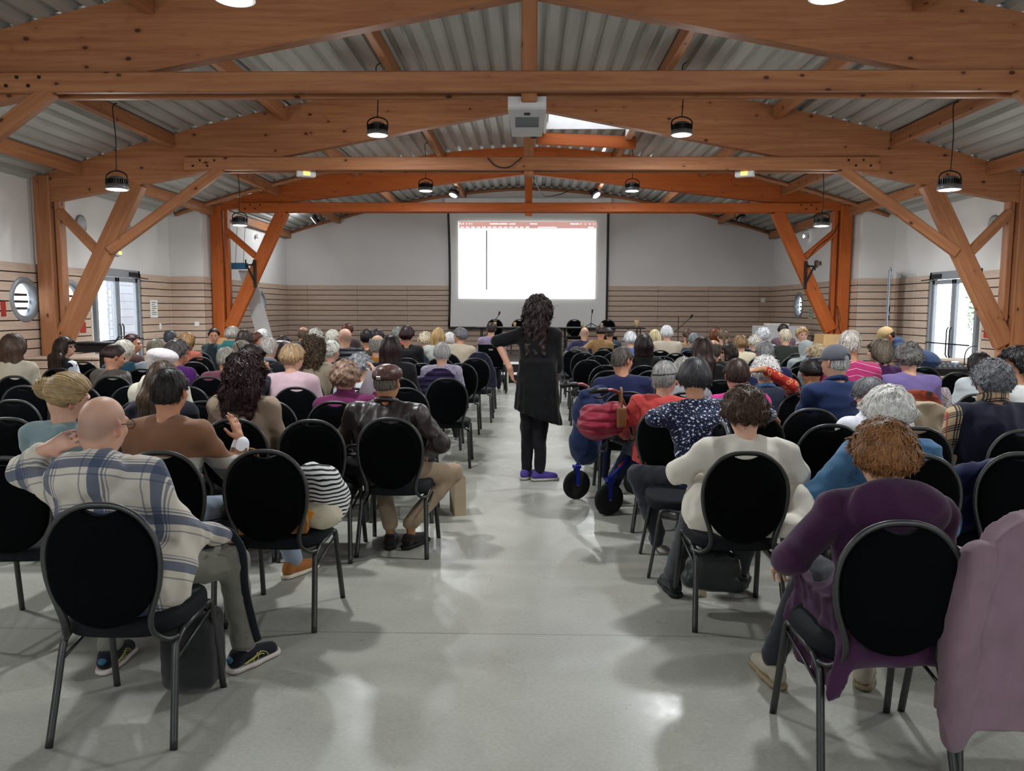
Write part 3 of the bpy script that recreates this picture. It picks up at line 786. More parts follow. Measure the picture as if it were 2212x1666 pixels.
# ------------------------------------------------------------ the chair
def ring_half():
    return [(0, 0, .905), (.075, -.001, .896), (.142, -.002, .858), (.190, -.002, .79), (.2065, -.001, .71), (.198, .002, .62), (.172, .006, .535), (.157, .012, .475), (.162, .028, .425), (.188, .065, .388), (.210, .105, .385)]
def chair_meshes():
    me = {}
    R = ring_half(); full = [(-x, y, z) for x, y, z in R[::-1]] + R[1:]
    me['back_frame'] = MB().tube(smoothpath(full, 4), .0125, 8, True, flat=(1.15, .8)).mesh('back_frame', M['steel'], True)
    # upholstered oval pad with the hand slot at its top
    fp = np.array(smoothpath([(0, 0, .905), (.075, 0, .896), (.142, 0, .858), (.190, 0, .79), (.2065, 0, .71), (.198, 0, .62)], 8)); zc = .655
    top = []
    for p in fp[:-4]:
        x, z = p[0] * .955, zc + (p[2] - zc) * .955
        if x < .062: z -= .022 * (1 - (x / .062) ** 2)
        top.append((x, z))
    x1, z1 = top[-1]; m = 18
    low = [(x1 * math.cos(t), z1 - (z1 - .455) * math.sin(t)) for t in np.linspace(0, PI / 2, m)][1:]
    half = top + low; out = half + [(-x, z) for x, z in half[1:-1][::-1]]; n = len(out)
    V = []; F = []
    lv = [(1.0, -.006), (.985, -.017), (.93, -.024), (.55, -.029)]
    for s_, y in lv:
        for x, z in out: V.append((x * s_, y, zc + (z - zc) * s_))
    V.append((0, -.030, zc)); c0 = len(V) - 1
    st = len(V)
    for s_, y in [(1.0, .010), (.985, .022), (.93, .034), (.55, .042)]:
        for x, z in out: V.append((x * s_, y, zc + (z - zc) * s_))
    V.append((0, .043, zc)); c1 = len(V) - 1
    for k in range(3):
        for i in range(n):
            j = (i + 1) % n
            F.append((k * n + i, k * n + j, (k + 1) * n + j, (k + 1) * n + i)); F.append((st + k * n + j, st + k * n + i, st + (k + 1) * n + i, st + (k + 1) * n + j))
    for i in range(n):
        j = (i + 1) % n; F.append((3 * n + i, 3 * n + j, c0)); F.append((st + 3 * n + j, st + 3 * n + i, c1)); F.append((j, i, st + i, st + j))
    me['backrest'] = mesh('backrest', V, F, M['blackfab'], True)
    # seat
    def out2(s_, e=3.2):
        q = []
        for i in range(40):
            a = 2 * PI * i / 40; c, d = math.cos(a), math.sin(a)
            x = math.copysign(abs(c) ** (2 / e), c) * .222; y = math.copysign(abs(d) ** (2 / e), d) * .215
            q.append((x * s_ * (1 + y * .12), .245 + y * s_))
        return q
    V = []; prof = [(.90, .398), (.97, .402), (1.0, .418), (1.0, .447), (.975, .463), (.90, .471), (.5, .477)]
    for s_, z in prof: V += [(x, y, z) for x, y in out2(s_)]
    F = [tuple(range(39, -1, -1)), tuple(range(240, 280))]
    for k in range(6):
        for i in range(40): F.append((k * 40 + i, k * 40 + (i + 1) % 40, (k + 1) * 40 + (i + 1) % 40, (k + 1) * 40 + i))
    me['seat'] = mesh('seat', V, F, M['seatfab'], True)
    for q, nm in ((-1, 'l'), (1, 'r')):
        me['rear' + nm] = MB().tube(smoothpath([(q * .230, -.005, 0), (q * .219, .045, .20), (q * .212, .078, .335), (q * .211, .10, .372), (q * .211, .15, .395)], 4), .0125, 8, True, flat=(1.2, .85)).mesh('leg', M['steel'], True)
        me['front' + nm] = MB().tube(smoothpath([(q * .228, .462, 0), (q * .219, .425, .22), (q * .213, .402, .375), (q * .211, .385, .407), (q * .211, .345, .408)], 4), .0125, 8, True, flat=(1.2, .85)).mesh('leg', M['steel'], True)
        m = MB().tube([(q * .211, .14, .393), (q * .211, .35, .409)], .0115, 8).tube([(q * .212, .072, .30), (q * .212, .39, .37)], .007, 6)
        me['rail' + nm] = m.mesh('side_rail', M['steel'], True)
    return me
CM = chair_meshes(); CHAIRS = []
def chair(x, y, rz=0, z=0, far=False):
    t = thing('banquet_chair', '', 'chair', (x, y, z), math.radians(rz), 'black banquet chairs')
    for k, nm in (('backrest', 'backrest'), ('back_frame', 'back_frame'), ('seat', 'seat'), ('rearl', 'leg'), ('rearr', 'leg'), ('frontl', 'leg'), ('frontr', 'leg'), ('raill', 'side_rail'), ('railr', 'side_rail')):
        link(nm, CM[k], t)
    CHAIRS.append(dict(o=t, x=x, y=y, who=None)); return t

# ------------------------------------------------------------ the hall
def zr(x): return 5.07 - .045 * abs(x) ** 1.72
XW, XS, YS, YB, YF = 7.72, 7.02, 16.55, 22.4, -4.0
WT = 2.27
fl = MB().box((-9, YF - .2, -.1), (9, YB + .3, 0)); struct(fl.obj('floor', M['floor']))
def wall_x(name, x, y0, y1, holes, ext):
    """wall in a plane x=const with round or square holes, as a grid of real geometry"""
    mb = MB(); t = .07 * (1 if x > 0 else -1)
    top = zr(abs(x)) + .25
    ys = sorted(set([y0, y1] + [v for h in holes for v in (h[0], h[1])]))
    for a, b in zip(ys[:-1], ys[1:]):
        hh = [h for h in holes if h[0] <= a + 1e-6 and h[1] >= b - 1e-6]
        zs = [(0, top)] if not hh else [(0, hh[0][2]), (hh[0][3], top)]
        for z0, z1 in zs:
            if z1 - z0 > .001: mb.box((min(x, x + t), a, z0), (max(x, x + t), b, z1))
    return struct(mb.obj(name, M['wall']))
RW = .262   # round window opening radius
LWIN = [(-XW, 11.65, 1.72), (-XW, 12.85, 1.72), (-XS, 20.1, 1.72), (XS, 20.1, 1.72)]
def wh(yc): return (yc - RW, yc + RW, 1.72 - RW, 1.72 + RW)
DL, DR = (13.55, 15.15), (13.35, 14.95)
wall_x('wall_left', -XW, YF, YS, [wh(11.65), wh(12.85), (DL[0], DL[1], 0, 2.32)], 0)
wall_x('wall_right', XW, YF, YS, [(DR[0], DR[1], 0, 2.32)], 0)
wall_x('wall_stage_left', -XS, YS + .16, YB, [wh(20.1)], 0)
wall_x('wall_stage_right', XS, YS + .16, YB, [wh(20.1)], 0)
poly = [(-XS - .2, 0), (XS + .2, 0)] + [(x, zr(x) + .19) for x in np.linspace(XS + .2, -XS - .2, 25)]
struct(MB().prism(poly, 1, YB, YB + .2).obj('wall_back', M['wall']))
wf = MB()
for a, b in zip((-7.9, -5.6, -3.2, -1.2, 1.2, 3.2, 5.6), (-5.6, -3.2, -1.2, 1.2, 3.2, 5.6, 7.9)):
    tp = min(zr(a), zr(b)) + .3 if abs(a + b) > .1 else zr(0) + .2
    if abs(abs(a + b) / 2 - 4.4) < .1: wf.box((a, YF - .2, 0), (b, YF, .9)).box((a, YF - .2, 3.2), (b, YF, tp))  # openings added in this unseen wall to let in fill light
    else: wf.box((a, YF - .2, 0), (b, YF, tp))
struct(wf.obj('wall_front', M['wall']))
for nm, q in (('wall_jog_left', -1), ('wall_jog_right', 1)):
    struct(MB().box((min(q * XW, q * XS), YS, 0), (max(q * XW, q * XS), YS + .16, zr(XS) + .2)).obj(nm, M['wall']))
# slatted timber lining
def slats(name, along, fixed, a, b, face, holes=(), rounds=()):
    mb = MB(); bk = MB(); P = .146; n = int(WT / P) + 1
    for i in range(n):
        z1 = WT - i * P; z0 = max(0.0, z1 - P + .016)
        if z1 < .03: break
        segs = [(a, b)]
        for h in holes:
            if z0 < h[3] and z1 > h[2]:
                segs = [s2 for s1 in segs for s2 in ((s1[0], min(s1[1], h[0])), (max(s1[0], h[1]), s1[1])) if s2[1] - s2[0] > .01]
        for yc, zc, rr in rounds:
            d = abs((z0 + z1) / 2 - zc)
            if d < rr:
                w = math.sqrt(rr * rr - d * d); segs = [s2 for s1 in segs for s2 in ((s1[0], min(s1[1], yc - w)), (max(s1[0], yc + w), s1[1])) if s2[1] - s2[0] > .01]
        for u, v in segs:
            if along == 'y': mb.box((min(fixed, fixed + face * .035), u, z0), (max(fixed, fixed + face * .035), v, z1), bev=.003)
            else: mb.box((u, min(fixed, fixed + face * .035), z0), (v, max(fixed, fixed + face * .035), z1), bev=.003)
    o = struct(mb.obj(name, M['slat']))
    # dark lining seen in the gaps
    hs = list(holes) + [(yc - .262, yc + .262, zc - .262, zc + .262) for yc, zc, rr in rounds]
    cuts = sorted(set([a, b] + [v for h in hs for v in (h[0], h[1])]))
    for u, v in zip(cuts[:-1], cuts[1:]):
        hh = [h for h in hs if h[0] <= u + 1e-6 and h[1] >= v - 1e-6]
        for z0, z1 in ([(0, WT)] if not hh else [(0, hh[0][2]), (hh[0][3], WT)]):
            if z1 - z0 < .01: continue
            if along == 'y': bk.box((min(fixed + face * .002, fixed + face * .012), u, z0), (max(fixed + face * .002, fixed + face * .012), v, z1))
            else: bk.box((u, min(fixed + face * .002, fixed + face * .012), z0), (v, max(fixed + face * .002, fixed + face * .012), z1))
    struct(bk.obj('lining', M['gap'], o))
    return o
slats('trim_1', 'y', -XW, YF, YS, 1, [(DL[0] - .1, DL[1] + .1, 0, 2.42)], [(11.65, 1.72, .30), (12.85, 1.72, .30)])
slats('trim_2', 'y', XW, YF, YS, -1, [(DR[0] - .1, DR[1] + .1, 0, 2.42)])
slats('trim_3', 'y', -XS, YS, YB, 1, [], [(20.1, 1.72, .30)])
slats('trim_4', 'y', XS, YS, YB, -1, [], [(20.1, 1.72, .30)])
slats('trim_5', 'x', YB, -XS, XS, -1)
slats('trim_6', 'x', YS, -XW, -XS + .05, -1)
slats('trim_7', 'x', YS, XS - .05, XW, -1)
# round windows
for i, (x, y, z) in enumerate(LWIN):
    q = 1 if x < 0 else -1
    w = link('window_%d' % (i + 1), None, None, (x, y, z)); struct(w)
    Rr = rot(0, 0, PI / 2)
    MB().lathe([(.345, .02), (.345, .042), (.33, .05), (.262, .05), (.252, .04), (.252, -.06), (.29, -.06), (.29, .02)], (0, 0, 0), 40, Rr * A(q, 1, 1)[:, None], False).obj('window_frame', M['grey'], w, True)
    MB().lathe([(.001, 0), (.258, 0), (.258, .006), (.001, .006)], (-q * .03, 0, 0), 32, Rr * A(q, 1, 1)[:, None]).obj('pane', M['glass'], w)
    for k in (-1, 0, 1):
        MB().box((-.012, -.26 if k == 0 else -.235, -.02), (.012, .26 if k == 0 else .235, .02), None, (-q * .09, 0, k * .105 - .03)).obj('bar', M['black'], w)
# doors
for i, (x, (y0, y1), q) in enumerate(((-XW, DL, 1), (XW, DR, -1))):
    d = link('door_%d' % (i + 1), None, None, (x, (y0 + y1) / 2, 0)); struct(d); hw = (y1 - y0) / 2
    f = MB()
    for a, b in ((-hw, -hw + .07), (hw - .07, hw)): f.box((-.06, a, 0), (.06, b, 2.32), bev=.006)
    f.box((-.06, -hw, 2.18), (.06, hw, 2.32), bev=.006); f.obj('door_frame', M['grey'], d)
    for s_ in (-1, 1):
        lf = MB(); a, b = sorted((s_ * .015, s_ * (hw - .07)))
        for u, v in ((a, a + .06), (b - .06, b)): lf.box((-.03, u, .02), (.03, v, 2.17), bev=.004)
        lf.box((-.03, a, .02), (.03, b, .16)).box((-.03, a, 2.09), (.03, b, 2.17))
        L = lf.obj('door_leaf', M['grey'], d)
        MB().box((-.006, a + .05, .15), (.006, b - .05, 2.10)).obj('pane', M['glass'], L)
        MB().tube([(q * .06, s_ * .05, .75), (q * .09, s_ * .05, .8), (q * .09, s_ * .05, 1.25), (q * .06, s_ * .05, 1.3)], .012, 6).obj('handle', M['black'], L)
    c = MB().box((0, hw - .42, 2.20), (q * .09, hw - .12, 2.28), bev=.008) if q > 0 else MB().box((q * .09, hw - .42, 2.20), (0, hw - .12, 2.28), bev=.008)
    c.tube([(q * .10, hw - .2, 2.19), (q * .16, hw + .12, 2.17)], .01, 6); c.obj('door_closer', M['black'], d)
    MB().tube([(q * .10, -hw + .1, 1.0), (q * .12, hw - .1, 1.0)], .014, 6).obj('push_bar', M['black'], d)
# outdoors
struct(MB().box((-40, -10, -.12), (-XW - .2, 40, -.05)).box((XW + .2, -10, -.12), (40, 40, -.05)).obj('ground', plain('#b9b5aa', .9)))
bl = NT('grey_block'); br = bl.new('ShaderNodeTexBrick'); bl.link(bl.mapping((1, 1, 1), rot=(PI / 2, 0, PI / 2)), br.inputs[0])
br.inputs['Color1'].default_value = lin('#8d8d92') + (1,); br.inputs['Color2'].default_value = lin('#98989c') + (1,); br.inputs['Mortar'].default_value = lin('#6f6f73') + (1,); br.inputs['Scale'].default_value = 2.4
link('outside_wall', MB().box((-11.2, 20.3, -.05), (-10.8, 34, 2.7)).mesh('outside_wall', bl.fin(br.outputs[0], .9)), None, label='grey block wall outside the left glass door', cat='wall')
def leafball(name, c, r, n, cols, parent=None, **kw):
    V = []; F = []; C = []
    for i in range(n):
        d = nrm(RNG.normal(size=3)); p = A(*c) + d * A(*r) * RNG.uniform(.55, 1) ; u = nrm(RNG.normal(size=3)); v = nrm(np.cross(u, d)); s_ = RNG.uniform(.04, .09)
        b = len(V); V += [p - u * s_, p + v * s_ * .45, p + u * s_, p - v * s_ * .45]; F.append((b, b + 1, b + 2, b + 3)); k = lin(cols[i % len(cols)]); C += [k] * 4
    t = NT('leaves'); m = t.fin(t.attr('Col'), .6)
    return link(name, mesh(name, V, F, m, False, np.array(C)), parent, **kw)
for c, r, lab in (((10.6, 17.3, 1.7), (.8, .9, 1.1), 'green shrub seen through the right glass door'), ((11.2, 14.9, .7), (.8, .7, .8), 'low reddish shrub outside the right glass door')):
    sh = thing('shrub', lab, 'shrub', (c[0], c[1], -.05))
    leafball('foliage', (0, 0, c[2] + .05), r, 1500, ['#4f7d3f', '#6a9a55', '#3f6a38'] if 'green' in lab else ['#9a5a52', '#7d8a55', '#b07a6a'], sh)
    MB().tube([(0, 0, 0), (.03, 0, c[2])], .05, 8).obj('stem', M['ply'], sh)
# ceiling deck with a hole for the skylight
SKX, SKY = (.35, 1.75), (13.0, 14.7)
pr = []; x = -8.16
while x < 8.2:
    for dx, dz in ((0, 0), (.115, 0), (.145, .055), (.21, .055)): pr.append((x + dx, zr(x + dx) + dz))
    x += .24
ys = [YF, SKY[0], SKY[1], YB]
V = [(p[0], y, p[1]) for y in ys for p in pr]; n = len(pr)
F = [(j * n + i, j * n + i + 1, (j + 1) * n + i + 1, (j + 1) * n + i) for j in range(3) for i in range(n - 1) if not (j == 1 and SKX[0] < (pr[i][0] + pr[i + 1][0]) / 2 < SKX[1])]
ce = mesh('ceiling', V, F, M['deck'], False); struct(link('ceiling', ce))
V = [(p, y, zr(p) + .20) for y in ys for p in np.linspace(-8.16, 8.16, 69)]; n = 69; xs_ = np.linspace(-8.16, 8.16, 69)
F = [(j * n + i, j * n + i + 1, (j + 1) * n + i + 1, (j + 1) * n + i) for j in range(3) for i in range(n - 1) if not (j == 1 and SKX[0] < (xs_[i] + xs_[i + 1]) / 2 < SKX[1])]
struct(link('trim_8', mesh('roof_insulation', V, F, M['gap'], False)))
w = link('window_5', None, None, ((SKX[0] + SKX[1]) / 2, (SKY[0] + SKY[1]) / 2, 4.95)); struct(w)
hx, hy = .78, .86
MB().box((-hx, -hy, -.10), (-hx + .04, hy, .32)).box((hx - .04, -hy, -.16), (hx, hy, .32)).box((-hx, -hy, -.02), (hx, -hy + .04, .32)).box((-hx, hy - .04, -.02), (hx, hy, .32)).obj('window_frame', M['white'], w)
tr = NT('opal_sheet'); tr.fin((.9, .93, 1), .4); tr.b.inputs['Transmission Weight'].default_value = .9; tr.b.inputs['Emission Color'].default_value = (.85, .9, 1, 1); tr.b.inputs['Emission Strength'].default_value = 2.5
MB().box((-hx, -hy, .30), (hx, hy, .32)).obj('pane', tr.m, w)

# ------------------------------------------------------------ timber trusses
def bolts(parent, pts, mat=None):
    for p in pts:
        MB().lathe([(.016, 0), (.016, .012), (.010, .016)], (0, 0, 0), 10, rot(0, PI / 2, 0)).obj('bolt', mat or M['gap'], parent, True, loc=tuple(p))
def truss(y, label, wd, low, xe, tie_e, posts, strut, small, knee, tz=(3.69, 3.885)):
    t = thing('roof_truss', label, 'roof truss', (0, y, 0)); mat = M[wd]
    for q in (-1, 1):
        xs = np.linspace(0, xe, 25); up = [(x * q, zr(x)) for x in xs]; lo = [(x * q, low(x)) for x in xs[::-1]]
        poly = (up + lo); poly = poly if q < 0 else poly[::-1]
        mb = MB().prism(poly[::-1], 1, -.075, .075)
        o = mb.obj('rafter', mat, t)
        pf, po = posts, .24
        x0 = q * pf
        beam('post', (x0, y, strut[0][1] - .25 if y > 5 else .85), (x0, y, zr(pf) - .0), .22, .25, mat, t)
        beam('post', (x0 - q * .20, y + .03, strut[0][1] - .2), (x0 - q * .20, y + .03, low(pf - .2) + .02), .16, .085, mat, t)
        (sx, sz), (ex_, ez) = strut; beam('strut', (q * sx, y, sz), (q * ex_, y, ez), .16, .27, mat, t)
        (sx, sz), (ex_, ez) = small; beam('brace', (q * sx, y, sz), (q * ex_, y, ez), .12, .13, mat, t)
        if knee: (sx, sz), (ex_, ez) = knee; beam('knee_brace', (q * sx, y - .10, sz), (q * ex_, y - .10, ez), .10, .15, mat, t)
    beam('tie_beam', (-tie_e, y - .115, sum(tz) / 2), (tie_e, y - .115, sum(tz) / 2), .08, tz[1] - tz[0], mat, t)
    beam('tie_beam', (-tie_e, y + .115, sum(tz) / 2), (tie_e, y + .115, sum(tz) / 2), .08, tz[1] - tz[0], mat, t)
    beam('king_post', (0, y, tz[0] - .07), (0, y, low(0) + .05), .15, .155, mat, t)
    for q in (-1, 1):
        bolts(t, [(q * (tie_e - .15 - .11 * k), -.158, tz[0] + .06 + .08 * (k % 2)) for k in range(4)])
        a, b = A(strut[0][0], 0, strut[0][1]), A(strut[1][0], 0, strut[1][1]); d = nrm(b - a)
    return t
TR = dict(wd='wood', low=lambda x: 4.62 - .19 * x, xe=7.5, tie_e=5.25, posts=7.5, strut=((7.33, 1.08), (6.05, 3.52)), small=((7.30, 3.10), (6.72, 2.48)), knee=((6.48, 2.47), (4.68, 3.72)))
truss(7.8, 'nearest orange timber roof truss with projector hung from its king post', **TR)
truss(12.0, 'middle orange timber roof truss with white vents behind its posts', **TR)
T3 = dict(TR, wd='wood_far', low=lambda x: 4.50 - .115 * x, xe=6.95, tie_e=6.3, posts=6.83, strut=((6.62, 1.15), (5.36, 3.72)), small=((6.64, 3.30), (6.0, 2.74)), knee=None)
truss(17.0, 'farthest, redder timber truss framing the projection screen', **T3)
def purlin(x, y0, y1, lab, mat='wood', h=.20):
    o = beam('purlin', (x, y0, zr(x) - h / 2 - .005), (x, y1, zr(x) - h / 2 - .005), .10, h, M[mat]); tag(o, lab, 'purlin', 'purlins along the roof')
bays = [(YF, 7.72, 'nearest bay, before the first truss'), (7.88, 11.92, 'second bay, between first and middle truss'), (12.08, 16.92, 'third bay, between middle and farthest truss'), (17.08, YB, 'bay over the stage')]
nm_ = {1.85: 'first', 3.7: 'second', 5.45: 'third', 6.9: 'outermost'}
for bi, (a, b, s_) in enumerate(bays):
    for X_ in (1.85, 3.7, 5.45, 6.9):
        for q in (-1, 1):
            purlin(q * X_, a, b, '%s timber purlin %s of the ridge, %s' % (nm_[X_], 'left' if q < 0 else 'right', s_), 'wood')
o = beam('trimmer', (.15, 14.78, 4.78), (2.0, 14.78, 4.70), .08, .22, M['wood_far']); tag(o, 'sunlit orange timber trimmer under the skylight', 'beam')
for q in (-1, 1):
    for nm, y, x0, x1, lab in (('verge_batten', YS - .12, 4.2, 7.5, 'slim curved timber batten below deck end, %s of the stage opening'), ('gable_batten', YB - .06, .1, 6.95, 'slim curved timber strip under the deck at back wall, %s half')):
        mb = MB(); pts = [(q * x, y, zr(x) - .06) for x in np.linspace(x0, x1, 14)]; mb.tube(pts, .045, 6); tag(mb.obj(nm, M['wood'], None, True), lab % ('left' if q < 0 else 'right'), 'batten')
# plinths under the middle posts and plywood box
for q, s_ in ((-1, 'left'), (1, 'right')):
    t = thing('plinth', 'slatted pale timber plinth at the foot of the middle %s post' % s_, 'plinth', (q * 7.10, 12.0, 0))
    MB().box((-.52, -.42, 0), (.52, .42, .80)).obj('core', M['gap'], t); b = MB()
    for k in range(6): b.box((-.55, -.45, k * .135), (.55, .45, k * .135 + .12), bev=.003)
    b.obj('boarding', M['slat'], t); MB().box((-.57, -.47, .81), (.57, .47, .845), bev=.004).obj('top_board', M['slat'], t)
t = thing('plywood_box', 'pale plywood box at the foot of the far right post', 'box', (6.63, 16.72, 0)); MB().box((-.36, -.28, 0), (.36, .28, 1.09), bev=.01).obj('body', M['ply'], t); MB().lathe([(.10, 0), (.10, .02)], (.05, -.285, .82), 20, rot(0, PI / 2, 0)).obj('hole_cover', plain('#d8a868', .5), t)
t = thing('post_base', 'pale timber casing at the foot of the far left post', 'box', (-6.81, 17.0, 0)); MB().box((-.2, -.2, 0), (.2, .2, .95), bev=.01).obj('body', M['ply'], t)

# ------------------------------------------------------------ lamps
def highbay(x, y, z, lab, tilt=None, r=.135, on=True, power=62, cord=True):
    t = thing('pendant_lamp', lab, 'lamp', (x, y, z), 0, 'high bay lamps'); R = rot(*(tilt or (0, 0, 0)))
    MB().lathe([(.135 * r / .135, 0), (r * 1.04, .006), (r, .055), (r * .82, .075), (r * .72, .085), (r * .70, .15), (r * .5, .165), (r * .25, .17)], (0, 0, 0), 28, R).obj('housing', M['lampcan'], t, True)
    b = MB()
    for k in range(28):
        a = 2 * PI * k / 28; b.box((r * .70, -.003, .03), (r * 1.0, .003, .13), R @ rot(a, 0, 0))
    b.obj('cooling_fins', M['steel'], t)
    MB().lathe([(.001, .002), (r * .86, .002), (r * .86, -.004), (.001, -.004)], (0, 0, 0), 28, R).obj('diffuser', M['lampglow'] if on else M['grey'], t)
    MB().tube(smoothpath([R @ A(-r, 0, .08), R @ A(-r * .9, 0, .19), R @ A(0, 0, .235), R @ A(r * .9, 0, .19), R @ A(r, 0, .08)], 4), .009, 6).obj('bracket', M['black'], t, True)
    if cord:
        top = zr(x) - .12 - z; MB().tube(smoothpath([(0, 0, .23), (.012, 0, .23 + (top - .23) * .5), (-.01, 0, top - .06), (.05, 0, top)], 4), .007, 6).obj('cord', M['black'], t, True)
    if on:
        l = bpy.data.lights.new('lamp_light', 'POINT'); l.shadow_soft_size = r * .8; l.energy = power * .50; l.color = (1, .985, .96)
        lo = bpy.data.objects.new('lamp_light', l); COL.objects.link(lo); lo.parent = t; lo.location = tuple(R @ A(0, 0, -.13))
        l2 = bpy.data.lights.new('lamp_beam', 'AREA'); l2.shape = 'DISK'; l2.size = r * 1.7; l2.energy = power * 1.15; l2.color = (.92, .975, 1)
        lo2 = bpy.data.objects.new('lamp_beam', l2); COL.objects.link(lo2); lo2.parent = t; lo2.location = tuple(R @ A(0, 0, -.012)); lo2.rotation_euler = Matrix(R.tolist()).to_euler()
    return t
for y, nm in ((-1.0, 'unseen, added behind the camera'), (5.4, 'nearest the camera at top edge'), (10.4, 'between the two near trusses'), (15.2, 'just before the farthest truss')):
    for q in (-1, 1): highbay(q * 2.0, y, 3.68 if y < 8 else 3.88, power=62 if y > 0 else 22, lab='lit round high bay pendant %s of the ridge, %s' % ('left' if q < 0 else 'right', nm))  # the pair behind the camera is out of view, added for its light
for y, nm in ((-.2, 'unseen, added near the camera'), (4.8, 'unseen, added beside the near rows'), (9.9, 'before the middle truss'), (14.1, 'before the farthest truss')):
    for q in (-1, 1): highbay(q * 5.25, y, 3.1, power=62 if y > 0 else 22, lab='lit low-hung high bay pendant near the %s wall, %s' % ('left' if q < 0 else 'right', nm))  # the two nearest pairs are out of view, added to light the foreground
highbay(-1.95, 20.2, 4.52, 'tilted round spotlight left of ridge above the screen', (0, -.35, .3), .115, True, 30, False)
highbay(1.75, 20.2, 4.52, 'tilted round spotlight right of ridge above the screen', (0, -.5, -.5), .115, True, 30, False)
highbay(-5.6, 20.2, 3.88, 'steeply tilted spotlight over the left of the stage', (0, -.3, .9), .115, True, 20, False)
highbay(5.5, 20.2, 3.92, 'unlit tilted spotlight over the right of the stage', (0, -.3, -.6), .115, False, 0, False)
